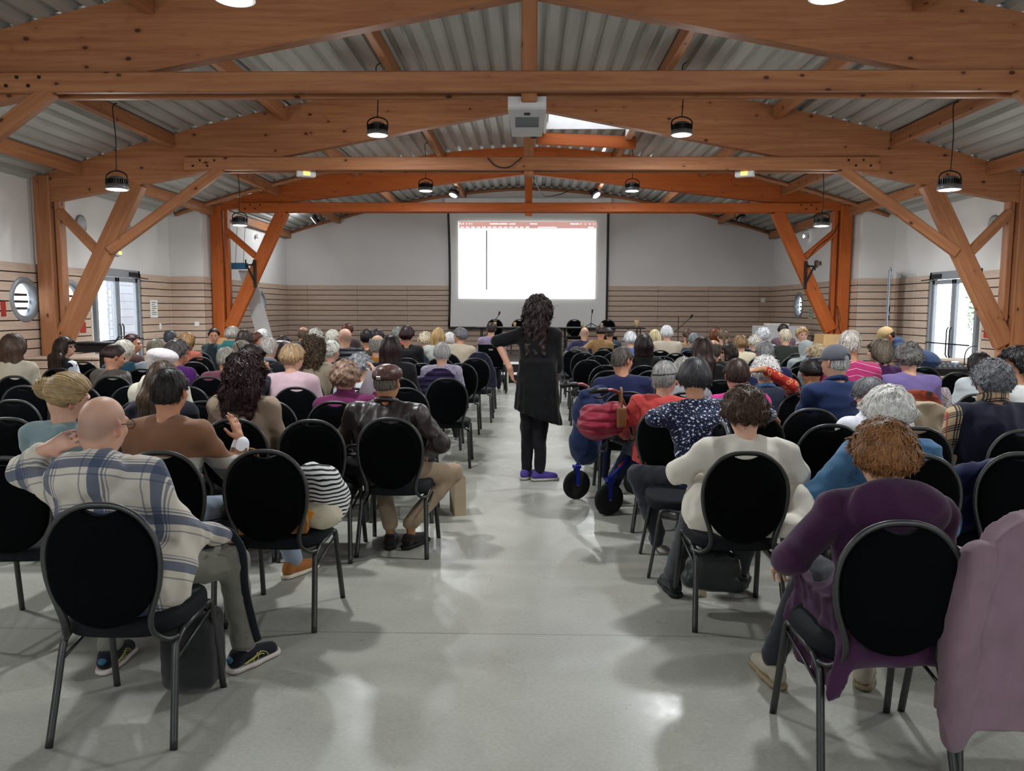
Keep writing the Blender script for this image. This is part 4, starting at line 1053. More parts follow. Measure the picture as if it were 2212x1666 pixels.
PEOPLE_T = [
('P1', -5.41, 7.986, 1.3, 6, 0, 0, (-8, 0, 0), 'bob', '#4d382b', 0, 'knit', '#b3aa97', '#3a3a40', 'person in loose cream sweater at the far left edge', {'L': 0.2, 'vol': 0.03, 'w': 1.15}),
('P2', -5.48, 9.0, 1.25, 4, 0, -25, (-62, 0, 0), 'long', '#3a2a21', 0, 'plain', '#171b26', '#2b2b33', 'person in black vest with white sleeves, head turned right', {'L': 0.5, 'vol': 0.015, 'sleeve': '#dcdce4', 'glasses': 1}),
('P3', -4.34, 8.05, 1.19, 14, 2, -15, (-30, -18, -6), 'bun', '#35231f', 1, 'leather', '#57504c', '#2d3038', 'person in grey leather jacket bending over, beside the black case', {}),
('P4', -4.79, 9.041, 1.2, 8, 0, 0, (-10, -5, 0), 'short', '#d4cbbb', 0, 'plain', '#2c5064', '#333', 'person in teal jacket behind the grey leather jacket', {'vol': 0.025}),
('P5', -5.21, 10.04, 1.24, 3, 0, -30, (-55, 2, 0), 'bun', '#3d1d1d', 1, 'plain', '#3a211d', '#222', 'person in dark brown coat looking right, near the left door', {}),
('P6', -4.39, 9.011, 1.22, 5, 0, 0, (0, -5, 0), 'short', '#8d8474', 0, 'plain', '#8c95a3', '#333', 'person in pale blue-grey top behind the white beret', {'vol': 0.018}),
('P7', -5.69, 12.14, 1.24, 3, 0, 0, (-12, 0, 0), 'short', '#3e4248', 0, 'hood', '#8f8c8c', '#333', 'person in grey hooded top by the left wall corner', {'vol': 0.008}),
('P8', -4.95, 11.1, 1.23, 4, 0, -10, (-25, 0, 0), 'bob', '#8f6a42', 0, 'plain', '#9a4f40', '#333', 'person in rust-red top near the left wall panel', {'L': 0.26, 'vol': 0.02}),
('P9', -3.66, 7.991, 1.24, 8, 0, -12, (-28, -6, 0), 'short', '#5f5a58', 1, 'plain', '#54216b', '#2c2c34', 'person in deep purple jacket with glasses', {'vol': 0.03, 'glasses': 1}),
('P10', -2.9, 6.041, 1.27, 10, 0, 0, (-14, -6, 0), 'short', '#cfc4bb', 0, 'hood', '#d3cbb9', '#454550', 'person in cream hooded top and fluffy white beret', {'vol': 0.015, 'hat': ('beret', '#d9cfd2')}),
('P11', -2.42, 5.051, 1.24, 6, 0, 0, (5, -5, 0), 'long', '#55402e', 0, 'plain', '#1d1e2b', '#22222a', 'person in dark navy jacket, hidden behind striped sweater', {'L': 0.34, 'vol': 0.012}),
('P12', -1.89, 4.008, 1.28, 4, 0, -6, (0, 0, 0), 'short', '#211a17', 1, 'stripesweater', '#8a6045', '#8f9bab', 'person in tan, cream and grey striped sweater raising one hand', {'vol': 0.005, 'R': ((0.3, 0.14, 0.7), (0.31, 0.24, 0.85)), 'Rhand': ((-0.28, 0.1, 1), (-1, 0.25, 0), 0.22), 'cuff': '#e8e8f0', 'shoe': ('#a2662f', '#d8cdb8'), 'legs': ((-0.12, 0.44, 0.49), (-0.1, 0.42, 0.09), (0.42, 0.42, 0.47), (0.5, 0.52, 0.09)), 'w': 1.08, 'fv': 1}),
('P13', -2.41, 4.041, 1.23, 8, 3, -6, (-30, -14, 16), 'bun', '#b09468', 0, 'plain', '#7d9295', '#3c4148', 'person in grey-teal top with head tilted, left of striped sweater', {'vol': 0.02, 'bunpos': (-0.105, -0.085, 0.0), 'bunr': 0.06}),
('P14', -1.68, 3.007, 1.25, 5, -9, -8, (-3, -4, 4), 'bald', '#6b5a50', 0, 'plaid', '#cfc6b8', '#77756b', 'person in blue and white plaid hooded jacket, hand at ear', {'w': 1.16, 'glasses': 1, 'Labs': ((-2.07, 3.07, 0.93), (-1.905, 2.93, 1.035)), 'Lhand': ((0.8, 0.1, 0.38), (0.1, 0.9, -0.2), 0.6), 'R': ((0.265, 0.02, 0.72), (0.32, 0.28, 0.63)), 'shoe': ('#12141f', '#cfc3be'), 'legs': ((-0.17, 0.4, 0.5), (-0.23, 0.34, 0.1), (0.33, 0.34, 0.5), (0.36, 0.36, 0.1)), 'hood2': 1, 'hoods': 1.3, 'wide': 'R', 'collar': '#c9c9ca', 'fv': 1}),
('P16', -5.4, 13.13, 1.24, 2, 0, -30, (-130, 0, 0), 'bun', '#2a1e1e', 1, 'plain', '#1f2e36', '#222', 'person in dark teal coat looking back toward the camera', {}),
('P17', -4.69, 12.191, 1.29, 8, 0, -10, (-20, -8, 0), 'short', '#a9a49a', 0, 'hood', '#2b6a68', '#333', 'person in green-teal hooded jacket', {'vol': 0.025}),
('P18', -4.11, 11.1, 1.27, 4, 0, 0, (-5, 0, 0), 'bob', '#32211b', 0, 'plain', '#3b3438', '#222', 'person in dark top, in front of the green-teal jacket', {'L': 0.16, 'vol': 0.025}),
('P19', -4.32, 12.15, 1.21, 4, 0, -20, (-45, 0, 0), 'short', '#5c3526', 1, 'plain', '#6d5148', '#222', 'person in brown top looking right, under the leaning grey board', {'vol': 0.02}),
('P20', -4.84, 13.95, 1.21, 4, 0, 0, (0, 0, 0), 'short', '#dcd9d6', 0, 'plain', '#8b97a8', '#222', 'person in pale blue top nearest the leaning grey board', {'vol': 0.02}),
('P21', -3.17, 8.041, 1.18, 12, 0, 0, (-8, -8, 0), 'short', '#a5a094', 1, 'knit', '#793f52', '#333', 'person in burgundy-mauve sweater', {'vol': 0.012, 'w': 1.1}),
('P22', -3.38, 9.041, 1.2, 8, 0, 0, (-5, -5, 0), 'short', '#857c6c', 0, 'plain', '#777d86', '#333', 'person in grey top, in front of the rust-red top row', {'vol': 0.025}),
('P23', -2.54, 7.061, 1.25, 10, 0, -15, (-45, -6, 0), 'bob', '#2b1f1d', 1, 'plain', '#33363f', '#222', 'person in dark jacket resting chin on hand', {'L': 0.1, 'vol': 0.025, 'R': ((0.22, 0.2, 0.72), (0.1, 0.34, 1.0))}),
('P24', -2.7, 7.96, 1.3, 4, 0, 0, (-6, 0, 0), 'short', '#b5aca6', 0, 'plain', '#16181f', '#222', 'person in black jacket with checked collar', {'vol': 0.004, 'w': 1.1, 'collar': '#7f8a96'}),
('P25', -1.87, 5.041, 1.29, 5, 0, 0, (-6, 0, 0), 'long', '#3a2421', 1, 'plain', '#9a8470', '#4a3f55', 'person in beige sweater in front of green draped jacket', {'L': 0.36, 'vol': 0.03, 'wavy': 0.01, 'fv': 1}),
('P26', -2.16, 7.063, 1.26, 9, 0, -4, (-28, -6, 0), 'short', '#b5936e', 0, 'plain', '#d2b2bb', '#555', 'person in pale pink cardigan', {'vol': 0.022, 'bun2': 1, 'w': 1.12}),
('P27', -2.24, 7.991, 1.3, 8, 0, -5, (-8, -6, -4), 'long', '#54412f', 0, 'plain', '#a3957f', '#555', 'person in long beige coat right of the pink cardigan', {'L': 0.28, 'vol': 0.02, 'wavy': 0.012}),
('P28', -2.31, 9.011, 1.21, 5, 0, -5, (-38, -4, 0), 'short', '#d8d3c7', 0, 'plain', '#1f2547', '#333', 'person in navy jumper facing right, near beige coat', {'vol': 0.022}),
('P29', -2.88, 9.021, 1.19, 6, 0, 0, (-4, -3, 0), 'bob', '#3a2420', 1, 'plain', '#c08f78', '#333', 'person in peach top behind the black jacket', {'L': 0.14, 'vol': 0.02}),
('P30', -3.54, 11.121, 1.19, 6, 0, 0, (-10, 0, 0), 'short', '#2c1f1d', 1, 'plain', '#7a5d50', '#222', 'person in brown top with white headband', {'vol': 0.02, 'band': '#e6e6ea'}),
('P31', -3.85, 13.181, 1.28, 6, 5, -10, (-15, -5, 0), 'fringe', '#6d5a49', 1, 'plain', '#35383d', '#222', 'person in charcoal coat in front of the back wall slats', {'vol': 0.008, 'w': 1.1}),
('P32', -3.37, 12.161, 1.27, 5, 0, 0, (-4, 0, 0), 'curly', '#b5b1a7', 0, 'plain', '#9fb4c2', '#333', 'person in light blue top right of charcoal coat', {'vol': 0.022}),
('P33', -3.35, 13.171, 1.21, 6, 0, 0, (6, -5, 0), 'curly', '#d6cfc4', 0, 'plain', '#6f7d8c', '#333', 'person in slate top left of the navy quilted jacket', {'vol': 0.03}),
('P34', -2.41, 10.065, 1.34, 4, -3, 8, (48, 0, 0), 'bald', '#000', 0, 'quilt', '#20222f', '#222', 'person in navy quilted jacket with glasses looking left', {'w': 1.15, 'glasses': 1}),
('P35', -3.27, 13.93, 1.31, 2, 0, 0, (-12, 0, 0), 'short', '#5b2a1c', 1, 'plain', '#4a3a3a', '#222', 'person in dark top behind navy quilted jacket', {'vol': 0.02}),
('P36', -1.44, 6.029, 1.17, 8, -3, 0, (-10, -6, -4), 'curly', '#a58470', 0, 'turtle', '#6b2350', '#3a3040', 'person in magenta-purple turtleneck holding white paper', {'vol': 0.026, 'w': 1.08, 'R': ((0.25, 0.12, 0.74), (0.19, 0.22, 1.02)), 'Rhand': ((-0.2, 0.3, 1), (-0.9, 0.2, 0), 0.6), 'fv': 1}),
('P37', -1.53, 7.061, 1.17, 10, 0, -8, (-35, -8, 0), 'curly', '#9d9ea2', 0, 'plain', '#c4c6cc', '#333', 'person in pale grey top with glasses, beside white paper', {'vol': 0.02, 'glasses': 1}),
('P38', -1.42, 7.965, 1.31, 4, 0, 0, (-3, 0, 0), 'bob', '#2d1d1a', 1, 'knit', '#141216', '#222', 'person in black sweater with hair clip, beyond leather cap', {'L': 0.2, 'vol': 0.018, 'w': 1.15}),
('P39', -1.76, 9.011, 1.29, 5, 0, 0, (-15, -3, 0), 'fringe', '#a39c94', 0, 'plain', '#b4741f', '#333', 'person in mustard jacket', {'vol': 0.014}),
('P40', -2.32, 11.111, 1.29, 5, 0, 0, (-14, 0, 0), 'short', '#231a1a', 1, 'plain', '#2f2a26', '#222', 'person in dark patterned top with bare neck', {'vol': 0.02, 'low': 1}),
('P41', -2.38, 12.161, 1.26, 5, 0, 0, (-4, 0, 0), 'short', '#2b2323', 1, 'plain', '#5e5a5c', '#222', 'person in grey top with sunglasses on head', {'vol': 0.02}),
('P42', -2.23, 13.15, 1.28, 4, 0, 0, (-10, 0, 0), 'short', '#8f938f', 0, 'plain', '#b53a3f', '#222', 'person in red top behind the black sleeveless top', {'vol': 0.015}),
('P43', -1.74, 11.09, 1.34, 3, 0, 0, (-18, 0, 0), 'short', '#32151a', 1, 'plain', '#141318', '#222', 'person in black low-backed top with bare neck', {'vol': 0.022, 'low': 1}),
('P44', -1.76, 13.191, 1.18, 8, 0, 0, (6, -5, 0), 'curly', '#d8c7ad', 0, 'plain', '#bf9a93', '#333', 'person in pinkish floral blouse by the slatted back wall', {'vol': 0.03}),
('P45', -1.42, 12.161, 1.29, 5, 0, 0, (0, 0, 0), 'bob', '#c4a26c', 0, 'plain', '#b7bbb0', '#444', 'person in pale grey-green cardigan with hairband', {'L': 0.15, 'vol': 0.018}),
('P46', -1.34, 13.171, 1.19, 6, 0, 0, (0, 0, 0), 'short', '#e0ddd9', 0, 'plain', '#5d6f9c', '#333', 'person in blue top partly hidden, left of beige jacket', {'vol': 0.02}),
('P47', -1.09, 12.241, 1.29, 12, 4, 10, (55, -4, 0), 'short', '#77757a', 1, 'plain', '#b8aa96', '#333', 'person in beige jacket with head turned left', {'vol': 0.022, 'w': 1.1}),
('P49', -1.01, 9.026, 1.19, 6, 0, 0, (4, -4, 0), 'short', '#a9a6a4', 0, 'speckle', '#a9a0b4', '#333', 'person in speckled lilac blouse in front of aisle chairs', {'vol': 0.018, 'w': 1.05}),
('P50', -0.93, 5.096, 1.23, 8, 0, -4, (-14, -4, 0), 'short', '#6d625a', 2, 'leather', '#2f2522', '#a08a72', 'person in dark brown leather jacket and leather cap', {'vol': 0.002, 'w': 1.25, 'hat': ('flat', '#4d2f29'), 'collar': '#2f2522', 'legs': ((-0.12, 0.4, 0.49), (0.02, 0.05, 0.14), (0.42, 0.3, 0.46), (0.16, 0.05, 0.15)), 'shoe': ('#1d1816', '#171412'), 'L': ((-0.3, 0.1, 0.72), (-0.2, 0.32, 0.6)), 'R': ((0.36, 0.1, 0.7), (0.24, 0.32, 0.6)), 'fv': 1}),
('P52', 1.07, 14.446, 1.26, 12, 4, 0, (-18, -14, 0), 'bald', '#000', 0, 'tee', '#292a4b', '#222', 'person in navy T-shirt leaning, at the aisle front', {'w': 1.15, 'L': ((-0.32, 0.0, 0.78), (-0.36, 0.16, 0.55))}),
('P53', 1.36, 14.371, 1.29, 6, 3, 0, (-4, -4, 0), 'bun', '#34241f', 1, 'plain', '#94724a', '#222', 'person in mustard-brown top with arm over a chair', {'vol': 0.02, 'L': ((-0.3, -0.06, 0.86), (-0.46, -0.1, 0.8))}),
('P54', 1.65, 15.561, 1.23, 5, 0, 0, (-14, -3, 0), 'short', '#5c4a3c', 1, 'plain', '#2d3340', '#222', 'person in dark blue-grey shirt and black cap', {'vol': 0.006, 'hat': ('flat', '#14141a')}),
('P55', 1.68, 12.671, 1.23, 6, 0, 0, (0, -4, 0), 'short', '#d5d4d8', 0, 'plain', '#5d6d9d', '#333', 'person in periwinkle blue top', {'vol': 0.022}),
('P56', 1.47, 9.79, 1.27, 3, 0, 0, (-4, 0, 0), 'bob', '#2a1d1b', 1, 'plain', '#131316', '#222', 'person in black top behind the navy sweater', {'L': 0.14, 'vol': 0.03}),
('P57', 2.36, 14.361, 1.22, 5, 0, 0, (-4, 0, 0), 'bob', '#d8c69c', 0, 'plain', '#6d3a72', '#333', 'person with purple scarf left of the cream jacket', {'L': 0.08, 'vol': 0.02}),
('P58', 2.42, 13.481, 1.31, 5, 0, 0, (-3, 0, 0), 'short', '#dedde0', 0, 'plain', '#c7baa8', '#333', 'person in cream jacket', {'vol': 0.025, 'w': 1.2}),
('P59', 0.85, 6.82, 1.27, 4, -2, 0, (-52, -6, 0), 'short', '#5e554e', 1, 'plain', '#1a1f45', '#1d2340', 'person in navy sweater looking right, beside the rollator', {'vol': 0.003, 'w': 1.2, 'fv': 1}),
('P60', 1.05, 5.819, 1.2, 10, 4, -18, (-20, -12, -4), 'short', '#a09c99', 0, 'knit', '#b83f3c', '#1f2740', 'person in coral red sweater with dark headband', {'vol': 0.014, 'w': 1.08, 'band': '#1c1820', 'L': ((-0.27, 0.1, 0.72), (-0.2, 0.3, 0.62)), 'legs': ((-0.14, 0.36, 0.5), (-0.36, 0.3, 0.09), (0.14, 0.42, 0.49), (0.12, 0.44, 0.09)), 'shoe': ('#121214', '#0d0d0f'), 'fv': 1}),
('P61', 2.96, 14.361, 1.24, 5, 0, 0, (-10, 0, 0), 'pony', '#5a4230', 0, 'plain', '#9c7c5c', '#333', 'person in tan top with orange strap', {'vol': 0.012}),
('P62', 2.9, 13.506, 1.19, 8, 0, 0, (-10, -4, 0), 'short', '#8d9094', 0, 'quilt', '#2e3d52', '#333', 'person in slate-blue puffer jacket', {'vol': 0.016, 'w': 1.15}),
('P63', 1.79, 7.921, 1.31, 6, 0, 0, (6, -2, 4), 'long', '#36211a', 1, 'plain', '#161517', '#222', 'person in black jacket with hair down the back, right block', {'L': 0.34, 'vol': 0.02}),
('P64', 2.17, 9.036, 1.25, 6, 0, 0, (-6, -4, 0), 'fringe', '#5c5046', 1, 'plain', '#1b1a1a', '#222', 'person in black coat just right of long dark hair', {'vol': 0.008, 'w': 1.15}),
('P65', 3.47, 14.34, 1.25, 3, 0, 0, (0, 0, 0), 'bob', '#6e3a20', 0, 'plain', '#6f6059', '#333', 'person in taupe top before the back wall, right half', {'L': 0.1, 'vol': 0.022}),
('P66', 3.2, 12.671, 1.27, 5, 0, 0, (-8, 0, 0), 'pony', '#6f5a46', 0, 'plain', '#d4d2d6', '#333', 'person in white shirt with low ponytail', {'vol': 0.01, 'w': 1.1}),
('P67', 2.53, 9.78, 1.15, 2, 0, -60, (155, 0, 0), 'long', '#2b1c18', 0, 'plain', '#2b2429', '#222', 'person in dark top looking back at the camera, centre right', {'L': 0.22, 'vol': 0.012}),
('P68', 3.23, 11.761, 1.21, 5, 0, 0, (-4, 0, 0), 'short', '#8a6a48', 0, 'plain', '#cfc3a8', '#333', 'person in cream knit behind a dark draped chair', {'vol': 0.022}),
('P69', 3.71, 12.691, 1.17, 8, 0, 0, (10, -6, 0), 'curly', '#cfc8bd', 0, 'plain', '#2f343e', '#333', 'person in charcoal top right of the cream knit', {'vol': 0.02}),
('P70', 4.08, 13.45, 1.27, 4, 0, 0, (0, 0, 0), 'short', '#d9dbe2', 0, 'plain', '#a6adb8', '#333', 'person in pale grey top before the white equipment', {'vol': 0.03}),
('P71', 2.42, 7.92, 1.28, 4, 0, 0, (6, -2, 0), 'short', '#8f8d8c', 1, 'plain', '#232a52', '#333', 'person in navy coat with brown collar, right block', {'vol': 0.008, 'w': 1.2, 'collar': '#7a4c33'}),
('P72', 5.11, 15.53, 1.31, 2, 0, 0, (-12, 0, 0), 'short', '#25191b', 1, 'plain', '#57404a', '#222', 'person in mauve-grey top before the white cabinet', {'vol': 0.02}),
('P73', 4.2, 12.676, 1.28, 5, 0, 6, (16, 0, 0), 'short', '#c6bba4', 0, 'plain', '#31352f', '#333', 'person in dark olive jacket', {'vol': 0.016, 'w': 1.15}),
('P74', 4.74, 13.43, 1.29, 2, 0, 40, (140, 0, 6), 'curly', '#c0a377', 0, 'plain', '#74424f', '#333', 'person in burgundy top smiling back toward the camera', {'vol': 0.018}),
('P76', 3.91, 10.921, 1.17, 10, 0, 0, (0, -5, 0), 'short', '#8a9090', 0, 'hood', '#8d9494', '#333', 'person in light grey hood pulled up', {'vol': 0.01, 'hat': ('hoodup', '#8d9494'), 'w': 1.1}),
('P77', 3.36, 9.061, 1.18, 10, 0, 10, (50, -8, 0), 'curly', '#bda98a', 0, 'plain', '#8f9296', '#333', 'person in grey shawl facing left with glasses', {'vol': 0.022, 'glasses': 1}),
('P78', 2.5, 6.821, 1.15, 6, 0, 0, (2, -4, 0), 'bun', '#17110f', 2, 'plain', '#1c1416', '#222', 'person in red patterned sleeve reaching left', {'vol': 0.02, 'sleeve': 'redfloral', 'Labs': ((2.2, 6.42, 0.97), (1.96, 6.4, 1.11)), 'Lhand': ((-0.9, 0.2, -0.1), (0.2, 0.2, -0.9), 0.5), 'fv': 1}),
('P79', 2.29, 5.791, 1.33, 6, 0, 8, (22, -3, 0), 'short', '#a9a8a6', 0, 'shirt', '#14264e', '#222', 'person in dark blue shirt and grey baseball cap', {'vol': 0.006, 'w': 1.2, 'hat': ('cap', '#55565d'), 'collar': '#14264e', 'fv': 1}),
('P80', 1.11, 5.101, 1.26, 18, -6, 0, (-6, -14, 4), 'short', '#3e3c3f', 1, 'dots', '#1c2340', '#2c2e36', 'person in navy polka-dot blouse leaning forward', {'vol': 0.022, 'w': 1.12, 'Labs': ((0.83, 4.95, 0.9), (0.98, 5.12, 0.86)), 'Rabs': ((1.52, 4.95, 0.93), (1.62, 5.1, 0.9)), 'legs': ((-0.42, 0.2, 0.5), (-0.3, 0.1, 0.12), (-0.1, 0.42, 0.5), (-0.05, 0.45, 0.09)), 'fv': 1}),
('P81', 1.38, 6.821, 1.15, 6, 0, 0, (0, -3, 0), 'short', '#a7a29b', 0, 'plain', '#8c8a92', '#333', 'person in grey top hidden behind the dark headband', {'vol': 0.015}),
('P82', 1.57, 5.791, 1.23, 8, -3, 0, (2, -8, 3), 'short', '#3f2a23', 0, 'tee', '#b82377', '#333', 'person in bright magenta-pink T-shirt', {'vol': 0.005, 'fv': 1}),
('P83', 2.1, 6.841, 1.13, 8, 0, 0, (0, -6, 0), 'curly', '#d5cfcd', 0, 'plain', '#252c3f', '#333', 'person in dark top with blue floral collar, by red sleeve', {'vol': 0.03, 'collar': '#4d78a3'}),
('P84', 1.17, 4.153, 1.13, 12, 0, 0, (8, -8, 2), 'curly', '#4a3424', 0, 'plain', '#ddd5c8', '#45484b', 'person in white cardigan at the aisle, right block', {'wide': 1, 'vol': 0.034, 'w': 1.22, 'legs': ((-0.2, 0.34, 0.5), (-0.34, 0.22, 0.1), (0.16, 0.36, 0.5), (0.06, 0.32, 0.1)), 'shoe': ('#151519', '#101012'), 'L': ((-0.36, 0.1, 0.72), (-0.16, 0.3, 0.66)), 'R': ((0.3, 0.1, 0.72), (0.14, 0.3, 0.66)), 'fv': 1}),
('P85', 2.83, 6.81, 1.42, 4, 0, 0, (-28, -4, 0), 'short', '#b9b0a7', 1, 'pinkstripe', '#b3316a', '#333', 'person in striped raspberry polo with glasses', {'vol': 0.01, 'w': 1.1, 'glasses': 1}),
('P87', 3.58, 7.911, 1.3, 5, 0, 14, (40, -2, 0), 'bob', '#77695a', 0, 'plain', '#421a4b', '#333', 'person in dark violet top facing left by the sound desk', {'L': 0.1, 'vol': 0.018}),
('P88', 3.35, 6.841, 1.3, 6, 0, 0, (-4, -3, 0), 'curly', '#706c68', 0, 'plain', '#76659a', '#333', 'person in lilac sweater', {'vol': 0.022, 'w': 1.2}),
('P89', 2.23, 5.156, 1.13, 24, 0, 6, (30, -32, 0), 'short', '#6d6c6e', 0, 'hood', '#dcdbe2', '#333', 'person in white hooded sweatshirt bowing head', {'vol': 0.012, 'w': 1.1, 'glasses': 1, 'fv': 1}),
('P90', 1.93, 4.146, 1.13, 12, 0, 0, (6, -8, 0), 'short', '#d6d2cb', 0, 'denim', '#2a577c', '#15141a', 'person in blue denim jacket over floral skirt', {'vol': 0.04, 'wavy': 0.005, 'w': 1.15, 'wide': 1, 'Labs': ((1.5, 3.98, 0.64), (1.6, 4.25, 0.6)), 'collar': '#31648d', 'legs': ((-0.24, 0.36, 0.5), (-0.26, 0.36, 0.09), (0.1, 0.42, 0.5), (0.1, 0.42, 0.09)), 'tpat': 'floraldark', 'shoe': ('#121218', '#0e0e10'), 'fv': 1}),
('P91', 1.35, 2.923, 1.09, 10, 2, 0, (4, -6, 0), 'short', '#8f6038', 0, 'coat', '#3f1e3d', '#2c2c34', 'person in purple hooded coat in the nearest right row', {'vol': 0.028, 'wavy': 0.005, 'w': 1.12, 'hood2': 1, 'hoods': 1.45, 'Labs': ((0.96, 2.74, 0.7), (1.02, 3.0, 0.6)), 'shoe': ('#a39a88', '#8a7a5c'), 'legs': ((-0.12, 0.42, 0.5), (-0.27, 0.4, 0.1), (0.12, 0.42, 0.5), (0.12, 0.4, 0.1)), 'fv': 1}),
('P92', 2.98, 4.98, 1.27, 4, 0, 0, (3, 0, 0), 'curly', '#77767a', 0, 'navyplaid', '#181a2d', '#222', 'person in navy vest with beige checked scarf and sleeves', {'vol': 0.022, 'w': 1.3, 'collar': 'check', 'fv': 1}),
('P93', 4.6, 7.921, 1.17, 6, 0, 0, (6, 0, 0), 'long', '#241a1c', 0, 'plain', '#cfd4d8', '#333', 'person in white top with long hair, right of red scarf', {'L': 0.3, 'vol': 0.016}),
('P94', 3.61, 5.74, 1.31, 3, 0, 12, (55, 0, 0), 'short', '#1f191b', 1, 'plain', '#c7c9c6', '#333', 'person in pale striped top and blue vest, far right edge', {'vol': 0.03})]
# ------------------------------------------------------------ stage end
SZ = .42
struct(MB().box((-XS, 17.25, 0), (XS, YB, SZ)).obj('trim_9', plain('#4b4038', .7)))
t = thing('step_unit', 'black two-tread steps with pale edges up to the stage', 'steps', (-.05, 16.95, 0))
b = MB()
for k, (y, z) in enumerate(((-.3, .21), (0, .42))): b.box((-.55, y, z - .035), (.55, y + .3, z), bev=.004)
b.obj('tread', M['white'], t); MB().box((-.52, -.28, .02), (.52, .28, .17)).box((-.52, .02, .17), (.52, .28, .38)).obj('riser', M['black'], t)
t = thing('projection_screen', 'large white projection screen with black side borders on back wall', 'screen', (0, YB - .12, 0))
x0, x1, z0, z1 = -2.30, 2.26, 1.09, 4.62
V = []; F = []; NX = 24
for j, z in enumerate(np.linspace(z0, z1, 12)):
    for i, x in enumerate(np.linspace(x0, x1, NX)):
        cu = .05 * (1 - ((z - 2.6) / 2) ** 2) ; V.append((x + (cu if i < 3 else 0) * (1 - i / 3), -.03 * abs(x / 2.3) ** 2, z))
F = [(j * NX + i, j * NX + i + 1, (j + 1) * NX + i + 1, (j + 1) * NX + i) for j in range(11) for i in range(NX - 1)]
link('fabric', mesh('fabric', V, F, plain('#d9d9d7', .8, var=.02), True), t)
for s_, x in ((-1, x0), (1, x1)):
    link('border', MB().tube([(x + (.05 * (1 - ((z - 2.6) / 2) ** 2) if s_ < 0 else 0), -.035, z) for z in np.linspace(z0, z1, 12)], .03, 6, flat=(1, .4)).mesh('border', M['black'], True), t)
MB().box((x0, -.05, z0 - .07), (x1, -.01, z0), bev=.01).obj('bottom_bar', M['black'], t)
MB().box((x0 - .1, -.08, z1 - .02), (x1 + .1, .08, z1 + .13), bev=.02).obj('roller_case', M['whitepl'], t)
# the projected page
pg = thing('projected_image', 'bright projected page with a salmon toolbar on the screen', 'projection', (0, YB - .17, 0))
def quad(mb, a, b, c, d, y=0): return mb.box((a, y - .002, b), (c, y + .002, d))
px0, px1, pz0, pz1 = -2.0, 1.92, 1.90, 4.08
quad(MB(), px0, pz0, px1, pz1).obj('page', emit('#ffffff', 1.25), pg)
quad(MB(), px0 + .02, pz1 - .19, px1, pz1, -.004).obj('toolbar', emit('#cf9f99', .80), pg)
b = MB(); r = random.Random(3)
for x, w, row in [(-1.95, .05, 0), (-1.87, .03, 0), (-1.78, .03, 0), (-1.70, .03, 0), (-1.63, .03, 0), (-1.1, .50, 0), (-.54, .17, 0), (.05, .2, 0), (1.2, .24, 0), (1.48, .03, 0), (1.60, .03, 0), (1.72, .04, 0), (1.84, .03, 0)] + [(-1.94 + k * .155, .10, 1) for k in range(13)] + [(.27, .53, 1), (1.7, .16, 1)]:
    z = pz1 - .06 - row * .095; u = x
    while u < x + w - .004:
        ww = min(r.uniform(.014, .03), x + w - u); quad(b, u, z - .018, u + ww, z + .016 - r.random() * .012, -.008); u += ww + .007
b.obj('toolbar_text', emit('#ffffff', 1.1), pg)
quad(MB(), px0 + .79, pz0 + .25, px0 + .825, pz1 - .25, -.006).obj('dark_line', emit('#6f7782', .5), pg)
quad(MB(), px0 + .10, pz1 - .37, px0 + .22, pz1 - .31, -.006).obj('thumbnail', emit('#cfe3f7', 1.1), pg)
# panel tables
def table(x0, x1, y, z, lab):
    t = thing('folding_table', lab, 'table', ((x0 + x1) / 2, y, z)); h = (x1 - x0) / 2
    MB().box((-h, -.35, .70), (h, .35, .73), bev=.006).obj('tabletop', M['black'], t)
    for q in (-1, 1):
        MB().tube([(q * (h - .12), -.3, 0), (q * (h - .12), -.3, .70)], .014, 6).tube([(q * (h - .12), .3, 0), (q * (h - .12), .3, .70)], .014, 6).tube([(q * (h - .12), -.3, .1), (q * (h - .12), .3, .1)], .012, 6).obj('leg', M['black'], t)
        MB().tube([(q * (h - .12), 0, .45), (q * (h - .42), 0, .70)], .008, 6).obj('brace', M['chrome'], t)
table(-1.30, .80, 19.6, SZ, 'long black folding table on stage, left half of panel')
table(.82, 2.93, 19.6, SZ, 'long black folding table on stage, right half of panel')
for i, (x, h, lab) in enumerate(((-.83, .13, 'beige cup below the left gooseneck microphone'), (-.33, .12, 'beige cup left of the standing black cardigan'), (1.36, .11, 'beige cup before the third stage chair'), (1.86, .11, 'beige cup right of the tripod microphone'), (2.74, .19, 'tall beige cup alone at right table end'))):
    mb = MB().lathe([(h * .24, 0), (h * .33, h), (h * .29, h), (h * .21, .01)], (0, 0, 0), 16, None, True); tag(mb.obj('cup', plain('#c2a577', .6), None, True, loc=(x, 19.45, SZ + .73)), lab, 'cup', 'cups on the panel table')
def mic(x, y, z, lab, h, tilt, base='disc'):
    t = thing('microphone', lab, 'microphone', (x, y, z))
    if base == 'disc': MB().lathe([(.07, 0), (.07, .02), (.02, .03)], (0, 0, 0), 16).obj('base', M['black'], t, True)
    else:
        b = MB()
        for a in (0.3, 2.4, 4.5): b.tube([(.19 * math.cos(a), .19 * math.sin(a), .0), (0, 0, .10)], .010, 6)
        b.obj('tripod', M['black'], t)
    MB().tube(smoothpath([(0, 0, .02), (0, 0, h * .6), (tilt * .6, 0, h * .85), (tilt, 0, h)], 4), .008, 6).obj('stem', M['black'], t)
    MB().tube([(tilt, 0, h), (tilt * 1.25 + .005, 0, h + .09)], .021, 8).obj('head', M['black'], t)
mic(-.82, 19.55, SZ + .73, 'black gooseneck microphone at left of panel table', .30, .08)
mic(1.60, 19.55, SZ + .73, 'black microphone on small tripod stand on panel table', .36, .02, 'tripod')
